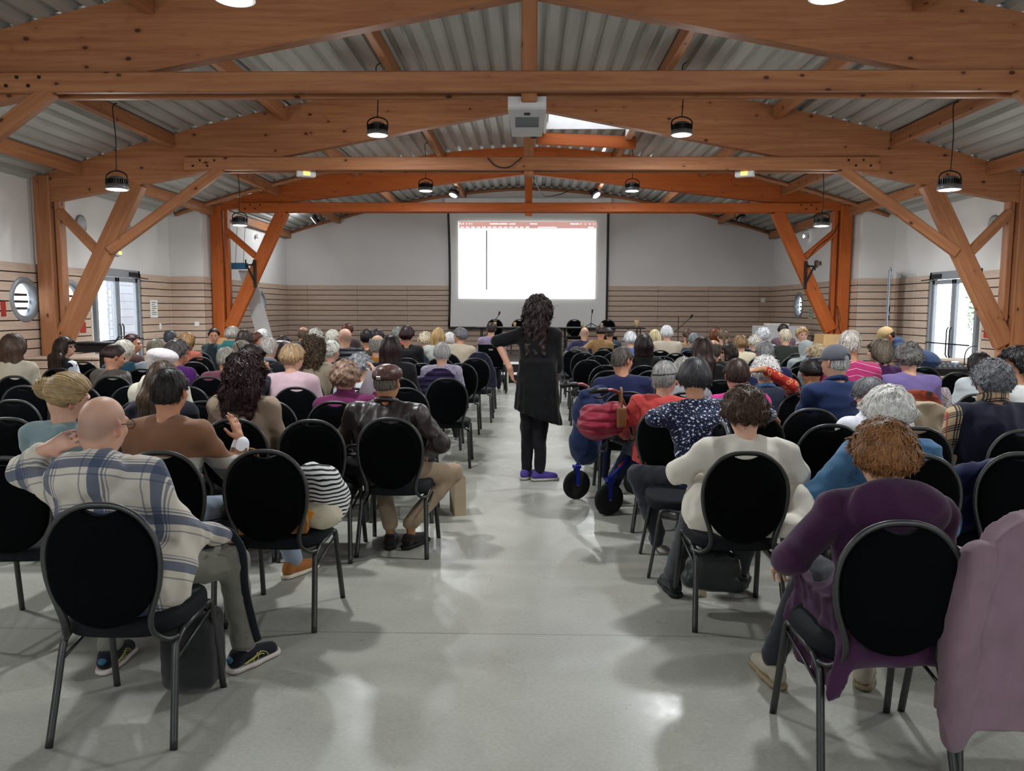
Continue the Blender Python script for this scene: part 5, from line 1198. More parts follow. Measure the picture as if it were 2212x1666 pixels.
t = thing('microphone_stand', 'black boom microphone stand right of the panel table', 'microphone stand', (3.75, 19.3, SZ)); b = MB()
for a in (.4, 2.5, 4.6): b.tube([(.3 * math.cos(a), .3 * math.sin(a), 0), (0, 0, .2)], .011, 6)
b.obj('base', M['black'], t); MB().tube([(0, 0, .15), (0, 0, 1.0)], .010, 6).obj('pole', M['black'], t); MB().tube([(-.1, 0, .62), (.30, 0, .98)], .009, 6).obj('boom', M['black'], t); MB().tube([(.30, 0, .98), (.34, -.02, 1.06)], .024, 8).obj('head', M['black'], t)
stagechairs = []
for x, lab in ((-.88, 'black oval-backed chair on stage behind the gooseneck microphone'), (-.22, 'black oval-backed chair on stage left of standing black cardigan'), (1.24, 'black oval-backed chair on stage left of tripod microphone'), (2.12, 'black oval-backed chair on stage behind the black cap')):
    c = chair(x, 20.6, 180, SZ); c['label'] = lab; c['group'] = 'chairs on the stage'; CHAIRS.pop()
t = thing('white_cabinet', 'white cabinet with papers on the stage at right', 'cabinet', (6.1, 18.9, SZ)); MB().box((-.55, -.3, 0), (.55, .3, .80), bev=.01).obj('body', M['whitepl'], t); MB().box((-.01, -.305, .06), (.01, -.30, .74)).obj('seam', M['gap'], t); MB().tube([(.08, -.31, .4), (.08, -.33, .42), (.08, -.33, .52), (.08, -.31, .54)], .008, 6).obj('handle', M['steel'], t)
MB().box((-.3, -.2, .80), (.2, .2, .86), bev=.01).obj('papers', M['white'], t)
tag(MB().box((-.30, -.10, 0), (.30, .10, .45), bev=.03).obj('whiteboard_case', M['whitepl'], None, True, loc=(6.55, 18.2, SZ)), 'white upright case at the far right of stage', 'case')
tag(MB().box((-.13, -.10, 0), (.13, .10, .40), bev=.06).obj('bag', plain('#3d1518', .7), None, True, loc=(5.95, 18.3, SZ + .0)), 'dark red bag standing before the white cabinet', 'bag')
# leaning grey board with a blue board on top, brackets, cables
t = thing('leaning_board', 'tall pale grey board leaning beside the far left post', 'board', (-5.9, 17.7, .42)); p0, p1 = A(-.05, -.05, 0), A(-.62, .1, 2.05)
d = p1 - p0; u = A(.17, .02, 0); V = [p0 - u, p0 + u, p1 + u, p1 - u]; V = V + [v + A(0, .05, 0) for v in V]
link('panel', mesh('panel', V, [(0, 1, 2, 3), (7, 6, 5, 4), (0, 4, 5, 1), (1, 5, 6, 2), (2, 6, 7, 3), (3, 7, 4, 0)], plain('#b9b7b5', .6), False), t)
t2 = thing('blue_box', 'small blue box hung by cords on top of the grey board', 'box', (-6.55, 17.45, 2.48)); MB().box((-.2, -.06, 0), (.2, .06, .14), bev=.01).obj('body', plain('#2f6f96', .5), t2)
for x in (-.08, .1): MB().tube([(x, 0, .12), (x + .03, .05, .7), (x + .07, .1, 1.45)], .006, 5).obj('cord', M['steel'], t2)
for q, s_ in ((-1, 'left'), (1, 'right')):
    t = thing('speaker_bracket', 'black metal bracket on the far %s strut' % s_, 'bracket', (q * 5.98, 16.86, 2.05))
    MB().box((-.03, -.03, .0), (.03, .02, .60), bev=.004).obj('plate', M['black'], t); MB().tube([(0, -.02, .12), (-q * -.14, -.10, .48)], .022, 6).tube([(0, -.02, .5), (q * .16, -.10, .48)], .020, 6).tube([(q * .16, -.10, .40), (q * .16, -.10, .60)], .016, 6).obj('arm', M['black'], t)
tag(MB().tube(smoothpath([(6.0, 16.83, 2.68), (6.2, 16.83, 2.95), (6.5, 16.83, 3.2), (6.62, 16.83, 3.45)], 4), .008, 6).obj('cable', M['black'], None, True), 'black cable running up the far right brace', 'cable')
tag(MB().tube(smoothpath([(6.5, 16.5, 1.1), (6.62, 16.5, 1.4), (6.58, 16.6, 1.7), (6.66, 16.62, 1.2), (6.75, 16.6, 1.1)], 5), .008, 6).obj('cable', M['black'], None, True), 'black cable loop at the far right post foot', 'cable')
# wall fittings
def vent(x, y, z, q, lab):
    t = thing('round_vent', lab, 'vent', (x, y, z)); R = rot(0, 0, PI / 2)
    MB().lathe([(.16, 0), (.16, .02), (.13, .035), (.125, .015), (.001, .015)], (0, 0, 0), 28, R * A(q, 1, 1)[:, None], False).obj('rim', M['grey'], t, True); b = MB()
    for k in range(-5, 6): w_ = math.sqrt(max(.0, .125 ** 2 - (k * .022) ** 2)); b.box((min(0, q * .03), -w_, k * .022 - .004), (max(0, q * .03), w_, k * .022 + .004))
    b.obj('louvres', M['white'], t)
vent(-XW, 13.3, 3.03, 1, 'round grey wall vent between left post and strut'); vent(-XW, 14.85, 3.05, 1, 'round wall vent half behind the left knee brace'); vent(XW, 13.1, 3.02, -1, 'round grey wall vent on the right wall')
for x, lab in ((-7.0, 'small lit white spot on the left stage wall'), (6.98, 'small lit white spot on the right stage wall')):
    t = thing('wall_spot', lab, 'lamp', (x, 19.9 if x < 0 else 19.7, 3.44)); q = 1 if x < 0 else -1
    MB().lathe([(.05, 0), (.05, .09), (.001, .09)], (0, 0, 0), 16, rot(0, 0, PI / 2) * A(q, 1, 1)[:, None]).obj('housing', M['white'], t, True); MB().lathe([(.001, 0), (.04, 0), (.04, .01), (.001, .01)], (q * .09, -.02, 0), 16, rot(0, 0, PI / 2)).obj('diffuser', M['lampglow'], t)
def exitlamp(x, y, z, lab, rz):
    t = thing('emergency_light', lab, 'emergency light', (x, y, z), rz); MB().box((-.14, -.05, -.05), (.14, .05, .05), bev=.012).obj('housing', M['whitepl'], t, True); MB().box((-.05, -.055, -.03), (.05, -.05, .025), bev=.002).obj('lens', emit('#ffb24a', 3), t)
exitlamp(-3.42, 12.0, 3.66, 'white emergency light glowing orange under the middle tie beam, left', .5); exitlamp(3.28, 12.0, 3.66, 'white emergency light under the middle tie beam, right', -.5)
exitlamp(-XW + .06, 14.35, 2.62, 'orange-lit emergency light above the left door', PI / 2)
t = thing('wall_speaker', 'small round brown speaker on the right stage wall', 'speaker', (XS - .02, 19.0, 2.72)); MB().lathe([(.07, 0), (.09, .01), (.09, .03), (.06, .035), (.055, .01)], (0, 0, 0), 20, rot(0, 0, -PI / 2), False).obj('ring', plain('#6d5138', .5), t, True); MB().box((-.03, -.27, -.05), (0, -.20, .05), bev=.01).obj('bracket', plain('#6d5138', .5), t)
def plate(name, x, y, z, w, h, q, mat, lab, cat, along='y', lines=0):
    t = thing(name, lab, cat, (x, y, z))
    (MB().box((min(0, q * .012), -w / 2, -h / 2), (max(0, q * .012), w / 2, h / 2), bev=.003) if along == 'y' else MB().box((-w / 2, -.012, -h / 2), (w / 2, 0, h / 2), bev=.003)).obj('plate', mat, t)
    if lines:
        b = MB()
        for k in range(lines):
            z2 = h / 2 - .05 - k * (h - .08) / lines; b.box((q * .0125, -w * .36, z2 - .006), (q * .0135, w * (.3 - .25 * (k % 3 == 1)), z2 + .006)) if q > 0 else b.box((-.0135, -w * .36, z2 - .006), (-.0125, w * .3, z2 + .006))
        b.obj('print', M['black'], t)
plate('notice', -XW + .036, 15.7, 1.58, .30, .36, 1, M['white'], 'white paper notice on slats right of the left door', 'notice', lines=7)
plate('switch_plate', -XW + .036, 15.95, 1.22, .08, .12, 1, M['white'], 'small white switch plate under the paper notice', 'switch')
plate('switch_plate', -7.15, YS - .036, 1.26, .1, .1, 1, M['white'], 'small white switch plate beside the far left post', 'switch', 'x')
plate('switch_plate', 6.75, YB - .036, 1.88, .12, .12, 1, M['white'], 'small white box on slats near right back corner', 'switch', 'x')
plate('fire_sign', -XW + .036, 13.15, 1.26, .16, .18, 1, M['red'], 'red fire sign left of the left door', 'sign'); plate('fire_sign', -XW + .036, 11.15, 1.58, .10, .22, 1, M['red'], 'red and blue sign at the far left edge', 'sign')
plate('fire_sign', XW - .036, 13.05, 1.24, .16, .18, -1, M['red'], 'red fire sign right of the right door', 'sign', lines=2); plate('notice', XW - .036, 13.1, 1.52, .18, .25, -1, M['white'], 'white notice above the red sign on right wall', 'notice', lines=4)
plate('notice', XS - .036, 19.2, 1.50, .25, .3, -1, plain('#9fb09a', .6), 'green and white notice beside the right round window', 'notice', lines=3)
t = thing('banner_stand', 'narrow pale blue roll-up banner seen nearly edge-on at right', 'banner', (7.35, 15.9, 0), math.radians(64))
MB().box((-.35, -.08, 0), (.35, .08, .09), bev=.02).obj('base', M['grey'], t); MB().box((-.33, -.004, .09), (.33, .004, 2.42)).obj('banner', plain('#c4d3df', .6), t); MB().box((-.34, -.008, .09), (-.22, -.0045, 2.42)).obj('blue_strip', plain('#6fa6cf', .6), t); MB().box((-.35, -.015, 2.40), (.35, .015, 2.46), bev=.006).obj('top_rail', M['grey'], t); MB().tube([(0, .03, .08), (0, .03, 2.42)], .012, 6).obj('pole', M['grey'], t)
b = MB()
for z, n in ((1.62, 3), (1.45, 2)):
    for k in range(n): b.tube(smoothpath([(-.1 + k * .13, -.007, z - .05), (-.06 + k * .13, -.007, z + .05), (-.02 + k * .13, -.007, z - .03), (.02 + k * .13, -.007, z + .04)], 3), .012, 4)
b.obj('print', M['black'], t)
# projector
t = thing('projector', 'white ceiling projector under the nearest king post', 'projector', (-.02, 8.12, 3.56)); b = MB()
V = []; 
for y, w_, z0_, z1_ in ((-.34, .180, -.055, .055), (-.31, .19, -.065, .07), (.33, .160, -.06, .07), (.38, .145, -.04, .055)): V += [(-w_, y, z0_), (w_, y, z0_), (w_, y, z1_), (-w_, y, z1_)]
F = [(3, 2, 1, 0), (12, 13, 14, 15)] + [(k * 4 + i, k * 4 + (i + 1) % 4, (k + 1) * 4 + (i + 1) % 4, (k + 1) * 4 + i) for k in range(3) for i in range(4)]
link('body', mesh('body', V, F, M['whitepl'], False), t); t.rotation_euler[0] = -.20; b = MB()
for k in range(8): b.box((-.12, -.14 + k * .03, -.068), (.12, -.125 + k * .03, -.060))
b.obj('vent_grille', plain('#6f7378', .6), t); MB().box((-.03, -.24, -.069), (.03, -.19, -.062)).obj('badge', M['black'], t)
MB().lathe([(.05, 0), (.05, .04), (.001, .04)], (.07, .37, 0), 18, rot(0, -PI / 2, 0)).obj('lens', M['black'], t); MB().tube([(0, -.1, .06), (0, -.25, .17)], .025, 8).obj('mount', M['whitepl'], t)
# cables near the middle tie beam
tag(MB().tube(smoothpath([(-.62, 11.82, 3.86), (-.5, 11.8, 3.74), (-.3, 11.8, 3.72), (-.1, 11.82, 3.87)], 5), .009, 6).obj('cable', M['black'], None, True), 'slack black cable on the middle tie beam', 'cable')
tag(MB().tube(smoothpath([(.1, 17.0, 4.45), (.35, 20, 4.5), (.6, 21.6, 4.70), (.9, 21.9, 4.80), (1.1, 22.0, 4.9)], 5), .012, 6).obj('cable', M['black'], None, True), 'black cable above the projection screen', 'cable')

# ------------------------------------------------------------ seating plan
def row(side, y, x0, n, sp=.485, jit=.02):
    for i in range(n):
        chair(side * (x0 + sp * i) + random.uniform(-jit, jit) * .5, y + random.uniform(-.03, .03), random.uniform(-1.5, 1.5))
for x, y, r in ((-1.51, 2.63, 0), (-1.28, 3.67, -4), (-1.77, 3.62, 0), (-2.42, 3.45, 4), (-.87, 4.8, -3), (-1.34, 4.69, 0), (-1.83, 4.71, 0), (-2.33, 4.68, 0), (-2.8, 4.7, 2), (-3.25, 4.7, 0), (-3.74, 4.68, 0),
                (1.07, 3.72, 2), (1.88, 3.68, 0), (2.41, 3.75, 0), (1.23, 2.49, 2), (1.71, 2.50, -3), (1.20, 4.70, 88), (1.84, 4.64, 0), (2.31, 4.55, 0), (2.89, 4.48, 0), (.97, 5.33, -24), (1.52, 5.14, 4), (2.0, 5.40, 0), (2.91, 5.62, 0), (2.46, 5.42, 0), (3.5, 5.42, 0)): chair(x, y, r)
for y, x0, n in ((5.64, .94, 8), (6.67, 1.06, 9), (7.62, .80, 10), (8.62, .98, 10), (9.7, .85, 11), (10.75, .74, 11), (11.85, .75, 10), (12.8, 1.05, 9), (13.6, 1.2, 8)): row(-1, y, x0, n)
for y, x0, n in ((6.45, .85, 7), (7.55, .93, 7), (8.67, .93, 9), (9.5, .96, 9), (10.5, .84, 8), (11.4, 1.02, 8), (12.3, .9, 8), (13.1, .8, 8), (14.0, .92, 8), (15.1, 1.2, 8)): row(1, y, x0, n)

# ------------------------------------------------------------ clothes hung over chair backs
def drape(x, y, kind, col, name, lab, low=.50, w=.235, sleeve=0, seed=1, lining=None, snap=True):
    rz = 0
    if snap:
        c = min(CHAIRS, key=lambda c: abs(c['x'] - x) + 1.0 * abs(c['y'] - y)); x, y = c['x'], c['y']; rz = c['o'].rotation_euler[2]; c['draped'] = 1
    s = S()
    def slab(P):
        q = np.abs(P[:, 0]); top = .932 - .27 * np.clip(q / w, 0, 1) ** 3.2
        d = np.maximum(np.abs(P[:, 1] - .008) - (.046 + .022 * np.clip((.9 - P[:, 2]) * 2, 0, 1)), np.maximum(P[:, 2] - top, np.maximum(q - w - .03 * np.clip((.8 - P[:, 2]) * 3, 0, 1), low - P[:, 2])))
        return d * .8
    s.fn(slab, (-w - .05, -.09, low), (w + .05, .10, .93))
    if sleeve:
        s.cap((sleeve * (w - .02), -.04, .80), (sleeve * (w + .035), -.055, .50), .055, .050, k=.03); s.cap((sleeve * (w + .035), -.055, .50), (sleeve * (w + .03), -.05, max(.18, low - .1)), .050, .042, k=.03)
    s.post.append(folds(.010, .16, seed))
    o = link(name, sdf_mesh(name, s, .011 if y < 6 else .015, cloth(kind, col)), None, (x, y, 0), rz)
    tag(o, lab, name.replace('_', ' ')); return o
drape(-2.95, 7.5, 'plain', '#5d8257', 'jacket', 'green jacket draped over a chair back, left block', .45, seed=2)
drape(-1.70, 11.85, 'plain', '#1d2b3d', 'jacket', 'dark blue jacket draped over an aisle-side chair, left block', .5, seed=3)
drape(-.97, 8.62, 'quilt', '#2b1f45', 'coat', 'dark purple quilted coat draped over chair behind lilac blouse', .32, .245, -1, seed=4)
drape(-.75, 11.85, 'plain', '#16182c', 'coat', 'navy coat draped over aisle chair behind the beige jacket', .4, seed=5)
drape(.92, 14.0, 'paisley', '#6f6864', 'coat', 'grey patterned coat draped over aisle chair at the front right', .3, .245, -1, seed=6)
drape(3.55, 12.7, 'plain', '#14161f', 'jacket', 'dark navy jacket draped over chair behind the cream knit', .5, seed=7)
drape(4.33, 9.3, 'plain', '#7d6a4f', 'jacket', 'olive tan jacket draped over chair beside the lilac sweater', .5, seed=8)
drape(3.72, 7.4, 'greyscarf', '#888', 'shawl', 'grey and pink patterned shawl draped over chair, right block', .45, .24, 1, seed=9)
drape(3.42, 6.3, 'orangescarf', '#888', 'scarf', 'rust-red and brown scarf draped over chair, right block', .4, .245, seed=10)
drape(2.88, 5.6, 'plain', '#a3937a', 'jacket', 'beige jacket draped over chair right of the white hooded sweatshirt', .42, .25, 1, seed=12)
drape(1.71, 2.5, 'knit', '#856c76', 'cardigan', 'mauve knit cardigan with hanging sleeve draped over nearest right chair', .22, .255, -1, seed=13)
for c in CHAIRS:
    if c.pop('draped', 0) and c['y'] < 3: c['who'] = 'mauve knit cardigan at the right edge'

for q in PEOPLE_T:
    make_person(*q)
# who sits where
for key, o, base, Y, ph in PINFO:
    best = None
    for c in CHAIRS:
        if c['who']: continue
        dx, dy = abs(c['x'] - base[0]), base[1] - c['y']
        if dx < .42 and -.15 < dy < .62:
            s_ = dx + abs(dy - .24)
            if best is None or s_ < best[0]: best = (s_, c)
    if best: best[1]['who'] = ph; best[1]['x'] = float(best[1]['x'])
NUM = 'first second third fourth fifth sixth seventh eighth ninth tenth eleventh twelfth thirteenth fourteenth fifteenth'.split()
for side in (-1, 1):
    cs = [c for c in CHAIRS if c['x'] * side > 0]; cs.sort(key=lambda c: c['y']); rows = []
    for c in cs:
        if rows and c['y'] - rows[-1][-1]['y'] < .42 and c['y'] - rows[-1][0]['y'] < .6: rows[-1].append(c)
        else: rows.append([c])
    for ri, rw in enumerate(rows):
        rw.sort(key=lambda c: abs(c['x']))
        for ci, c in enumerate(rw):
            if c['who']:
                c['o']['label'] = 'black oval-backed chair under the ' + c['who'].split(',')[0]
                c['o']['label'] = ' '.join(c['o']['label'].split()[:16])
            else: c['o']['label'] = 'empty black oval-backed chair, %s block, %s row from camera, %s from the aisle' % ('left' if side < 0 else 'right', NUM[min(ri, 14)], NUM[min(ci, 14)])
seen = {}
for c in CHAIRS:
    l = c['o']['label']
    if l in seen: c['o']['label'] = 'black oval-backed chair next to the ' + ' '.join(l.split()[6:15])
    seen[c['o']['label']] = 1
# ------------------------------------------------------------ people who are not on banquet chairs
def skirt(g, f):
    g.loft(A(0, 0, 1.12), f.U, f.V, A(0, 0, -1), .62, [(0, .165, .115, -.01), (.35, .185, .13, 0), (.7, .205, .15, 0), (1.0, .225, .165, 0)], k=.05)
    for i in range(9):
        a = PI * (i / 8) ; g.cap(f.U * .17 * math.cos(a) - f.V * .10 * math.sin(a) + A(0, 0, 1.0), f.U * .222 * math.cos(a) - f.V * .155 * math.sin(a) + A(0, 0, .5), .012, .022, k=.03)
    g.post.append(lambda P, d: np.maximum(d, ((.60 - .34 * P[:, 0]) - P[:, 2]) * .9))
o, f = make_person('P51', .10, 7.18, 1.695, 1, 0, -12, (-10, -2, 0), 'long', '#2f201c', 0, 'cardigan', '#07070a', '#15131a',
    'person standing in the aisle in long black cardigan, hand on hip', dict(hipz=.93, L=.47, vol=.042, wavy=.009, w=.98, short=1, slen=1.0, cloakfn=skirt,
    Labs=((-.285, 7.16, 1.30), (-.165, 7.12, 1.05)), Lhand=((.25, .25, -1), (.9, .2, .2), .5), Rabs=((.275, 7.22, 1.06), (.255, 7.44, 1.12)), shoe=('#5a47a0', '#b9b3ab'),
    legs=((-.09, .03, .50), (-.095, .02, .09), (.035, .02, .50), (.03, -.05, .09)), feet=[(.55, .8), (.95, .25)]), stand=True)
b = S().cap(A(.275, 7.22, 1.06) - f.base, A(.262, 7.37, 1.10) - f.base, .055, .05).cap(f.sh + f.U * .165, A(.275, 7.22, 1.06) - f.base, .06, .056, k=.03); b.post.append(folds(.005, .1, 5))
link('sleeve', sdf_mesh('sleeve', b, .01, cloth('plain', '#07070a')), o)
o, f = make_person('P86', 4.72, 10.4, 1.34, 66, 0, 82, (6, -38, 0), 'short', '#2c211d', 1, 'hood', '#2b3a58', '#243f5a',
    'person in navy hooded sweatshirt and beige cap bending over the sound desk', dict(hipz=.93, vol=.006, w=1.1, hat=('cap', '#a88f66'), AL=1,
    Labs=((4.95, 10.1, .95), (4.85, 10.25, .80)), Rabs=((4.95, 10.75, .95), (4.85, 10.6, .80)), legs=((.02, .10, .48), (.02, .10, .09), (.02, -.12, .48), (.02, -.12, .09))), stand=True)
o, f = make_person('P48', -.70, 14.75, 1.335, 3, 0, 0, (0, 0, 0), 'short', '#3a2a22', 0, 'shirt', '#8f7f98', '#2c2c33', 'person in mauve shirt sitting in the wheelchair', dict(vol=.012, w=1.1))
t = thing('wheelchair', 'black wheelchair with large pale-rimmed wheels near the stage steps', 'wheelchair', (f.base[0], 14.55, 0))
for q in (-1, 1):
    r_ = MB().tube([(q * .29, .08 + .29 * math.cos(a), .30 + .29 * math.sin(a)) for a in np.linspace(0, 2 * PI, 37)], .016, 6, False); W_ = r_.obj('wheel', M['rubber'], t, True)
    MB().tube([(q * .32, .08 + .25 * math.cos(a), .30 + .25 * math.sin(a)) for a in np.linspace(0, 2 * PI, 37)], .010, 6, False).obj('push_rim', plain('#cfc9b5', .4), W_, True)
    s_ = MB()
    for k in range(9): a = 2 * PI * k / 9; s_.tube([(q * .28, .08, .30), (q * .29, .08 + .28 * math.cos(a), .30 + .28 * math.sin(a))], .003, 4)
    s_.obj('spokes', M['chrome'], W_)
    MB().tube([(q * .24, .50 + .08 * math.cos(a), .085 + .07 * math.sin(a)) for a in np.linspace(0, 2 * PI, 17)], .014, 6, False).obj('caster', M['rubber'], t, True)
    MB().tube(smoothpath([(q * .23, -.16, .93), (q * .23, -.02, .92), (q * .23, .02, .60), (q * .23, .05, .30), (q * .23, .45, .30), (q * .23, .50, .12)], 4), .012, 6).obj('frame', M['black'], t, True)
    MB().box((q * .26 - .02, .08, .66), (q * .26 + .02, .42, .70), bev=.01).obj('armrest', M['black'], t, True)
MB().box((-.22, .02, .45), (.22, .46, .49), bev=.012).obj('seat', M['blackfab'], t, True); bb = MB().box((-.225, -.015, .50), (.225, .012, .93), bev=.01).obj('backrest', M['blackfab'], t, True)
MB().box((-.04, -.018, .82), (.04, -.014, .85)).obj('badge', M['grey'], bb)
# ------------------------------------------------------------ rollator and things around it
t = thing('rollator', 'blue-framed walking rollator with black wheels beside the aisle', 'rollator', (.53, 6.15, 0), math.atan2(-.91, .41))
BL = plain('#1c2a8a', .35, .3)
for q in (-1, 1):
    for y, x, r_ in ((0, .27, .125), (.56, .24, .115)):
        w_ = MB().lathe([(r_ * .55, -.016), (r_ * .9, -.018), (r_, -.008), (r_, .008), (r_ * .9, .018), (r_ * .55, .016)], (q * x, y, r_), 30, rot(0, 0, PI / 2)).lathe([(.001, -.012), (r_ * .56, -.012), (r_ * .56, .012), (.001, .012)], (q * x, y, r_), 24, rot(0, 0, PI / 2)).obj('wheel', M['rubber'], t, True)
        MB().lathe([(.001, -.024), (.012, -.024), (.012, .024), (.001, .024)], (q * x, y, r_), 10, rot(0, 0, PI / 2)).obj('hub', M['chrome'], w_)
        MB().box((q * x - .026, y - .018, r_ + .0), (q * x - .020, y + .018, r_ + .16)).box((q * x + .020, y - .018, r_), (q * x + .026, y + .018, r_ + .16)).box((q * x - .028, y - .03, r_ + .14), (q * x + .028, y + .03, r_ + .17), bev=.004).obj('fork', BL, t)
    MB().tube([(q * .27, 0, .29), (q * .255, .26, .50)], .016, 8).tube([(q * .24, .56, .27), (q * .25, .30, .56)], .016, 8).obj('leg', BL, t, True)
    MB().tube([(q * .262, .09, .365), (q * .258, .14, .405)], .018, 8).obj('reflector', M['red'], t, True)
    MB().tube(smoothpath([(q * .25, .28, .50), (q * .25, .20, .72), (q * .25, .10, .93), (q * .25, .04, .975), (q * .25, -.02, .98)], 4), .013, 8).obj('upright', plain('#9a5f5c', .3, .7), t, True)
    MB().tube([(q * .25, -.02, .98), (q * .25, -.17, .975)], .020, 8).obj('hand_grip', M['black'], t, True)
    MB().tube(smoothpath([(q * .25, .0, .95), (q * .25, -.08, .92), (q * .25, -.14, .935)], 4), .008, 6).obj('brake_lever', M['black'], t, True)
MB().box((-.24, .16, .54), (.24, .46, .57), bev=.01).obj('seat', M['black'], t); MB().tube([(-.25, .28, .50), (.25, .28, .50)], .013, 6).obj('crossbar', M['steel'], t)
def soft(name, cat, lab, loc, prims, kind, col, h=.010, fold=.010, wl=.14, rz=0, sub=()):
    s = S()
    for p in prims:
        (s.cap(*p[1:-1], k=p[-1]) if p[0] == 'c' else s.ell(p[1], p[2], p[3] if len(p) > 3 else None, k=.04))
    if fold: s.post.append(folds(fold, wl, int(abs(loc[0]) * 100) + 3))
    s.post.append(lambda P, d: np.maximum(d, .004 - P[:, 2] - loc[2]) if loc[2] < .3 else d)
    o = link(name, sdf_mesh(name, s, h, cloth(kind, col)), None, loc, rz); tag(o, lab, cat); return o
soft('jacket', 'jacket', 'crimson red quilted jacket bundled on the rollator', (.57, 5.86, .76), [('e', (0, 0, 0), (.21, .13, .10), rot(-.9, 0, .25)), ('e', (-.06, -.02, -.05), (.14, .12, .10), rot(-.9, 0, .3)), ('e', (.09, -.04, .05), (.12, .11, .09))], 'quilt', '#8a1832', fold=.008)
soft('bag', 'bag', 'dark blue denim bag hanging on the rollator handles', (.50, 6.15, .70), [('e', (0, 0, .06), (.14, .14, .18)), ('e', (-.03, .02, -.18), (.13, .13, .18)), ('c', (-.05, -.05, .22), (.1, .1, .25), .04, .04, .04)], 'plain', '#17264a')
o = thing('handbag', 'small tan leather handbag hanging at the right rollator handle', 'handbag', (.70, 5.74, .80)); 
s = S(); s.fn(lambda P: np.max(np.abs(P) - A(.035, .075, .075), axis=1), (-.04, -.08, -.08), (.04, .08, .08)); link('bag_body', sdf_mesh('bag_body', s, .008, cloth('leather', '#7d4e2b')), o)
MB().tube(smoothpath([(0, -.06, .07), (0, -.04, .20), (0, .04, .20), (0, .06, .07)], 4), .008, 6).obj('strap', cloth('leather', '#7d4e2b'), o, True); MB().box((-.042, -.02, -.03), (-.036, .02, .0)).obj('clasp', M['chrome'], o)
# ------------------------------------------------------------ bags, paper and small things
def boxbag(name, cat, lab, loc, sz, mat, rz=0, handles=True, top=.94):
    t = thing(name, lab, cat, loc, rz); a, b, c = sz; V = []
    for z, k in ((0, .97), (c * .5, 1.0), (c, top)): V += [(-a * k, -b * k, z), (a * k, -b * k, z), (a * k, b * k, z), (-a * k, b * k, z)]
    F = [(3, 2, 1, 0)] + [(k * 4 + i, k * 4 + (i + 1) % 4, (k + 1) * 4 + (i + 1) % 4, (k + 1) * 4 + i) for k in range(2) for i in range(4)]
    V += [(-a * .9, -b * .9, c * .8), (a * .9, -b * .9, c * .8), (a * .9, b * .9, c * .8), (-a * .9, b * .9, c * .8)]; F += [(8 + i, 8 + (i + 1) % 4, 12 + (i + 1) % 4, 12 + i) for i in range(4)] + [(12, 13, 14, 15)]
    link('bag_body', mesh('bag_body', V, F, mat, False), t)
    if handles:
        for q in (-1, 1): MB().tube(smoothpath([(-a * .4, q * b * .9, c * .95), (-a * .35, q * b * .8, c + .08), (a * .35, q * b * .8, c + .08), (a * .4, q * b * .9, c * .95)], 4), .006, 5).obj('handle', mat, t, True)
    return t
KR = plain('#9a6a3a', .75, 0, .2, .12, 10, 40, .3)
t = boxbag('paper_bag', 'bag', 'brown paper bag lying on the chair with the striped shirt', (-1.27, 3.80, .485), (.17, .11, .10), KR, .1, False)
MB().box((-.10, -.113, .035), (.02, -.108, .085), bev=.002).obj('print', plain('#6b2b25', .7), t)
t = boxbag('paper_bag', 'bag', 'upright brown paper bag with orange tag beside striped sweater', (-1.53, 4.12, .40), (.10, .09, .33), KR, .2, True)
MB().box((-.10, -.098, .25), (-.02, -.092, .33)).obj('tag', plain('#d98f1c', .6), t)
soft('shirt', 'shirt', 'black and white striped shirt heaped on the chair at aisle left', (-1.07, 3.92, .62), [('e', (0, 0, .06), (.11, .10, .11)), ('e', (.03, .02, -.04), (.10, .10, .12)), ('c', (-.06, .0, .12), (.08, .06, .0), .06, .05, .04)], 'stripes', '#ddd', fold=.006)
t = thing('tote_bag', 'cream tote bag with orange corner under the striped shirt', 'bag', (-1.08, 3.86, .485)); s = S().ell((0, .02, .055), (.12, .10, .075)).ell((.03, 0, .05), (.09, .08, .06)); s.post.append(folds(.005, .1, 8)); link('bag_body', sdf_mesh('bag_body', s, .009, cloth('plain', '#c9bfa6')), t); MB().box((-.10, -.085, .05), (-.03, -.075, .085), rot(0, 0, .4)).obj('orange_corner', plain('#d98f1c', .6), t)
t = thing('handbag', 'black handbag on the chair beside the leather jacket', 'handbag', (-1.10, 4.98, .485)); s = S().ell((0, 0, .08), (.14, .10, .10)).ell((.05, -.04, .09), (.10, .08, .09)); s.post.append(folds(.008, .12, 9)); link('bag_body', sdf_mesh('bag_body', s, .010, cloth('leather', '#0b0b0e')), t); MB().tube(smoothpath([(-.1, 0, .14), (-.06, -.05, .22), (.06, -.06, .22), (.1, 0, .13)], 4), .008, 6).obj('strap', M['black'], t, True)
boxbag('bag', 'bag', 'off-white bag standing on floor right of the leather jacket', (-.545, 5.92, 0), (.045, .10, .30), plain('#b9a88c', .7), .3)
t = thing('handbag', 'dark green handbag hanging under the white cardigan chair', 'handbag', (.99, 3.98, .12)); s = S().ell((0, 0, .11), (.15, .05, .12)).cap((-.12, 0, .06), (.13, 0, .03), .05, .05); s.post.append(lambda P, d: np.maximum(d, np.abs(P[:, 1]) - .045)); link('bag_body', sdf_mesh('bag_body', s, .009, cloth('leather', '#232a29')), t); MB().tube(smoothpath([(-.12, 0, .18), (-.08, 0, .30), (.04, 0, .31), (.13, 0, .15)], 4), .007, 6).obj('strap', M['black'], t, True); MB().tube([(.13, -.01, .17), (.14, -.015, .12)], .006, 6).obj('buckle', M['chrome'], t)
t = thing('walking_stick', 'walking stick with pale rubber tip under white cardigan chair', 'walking stick', (.99, 4.20, 0)); MB().tube([(0, 0, .04), (.02, .10, .60)], .010, 8).obj('shaft', M['black'], t, True); MB().lathe([(.020, 0), (.018, .03), (.011, .06)], (0, -.004, 0), 12).obj('tip', plain('#b8aa93', .7), t, True)
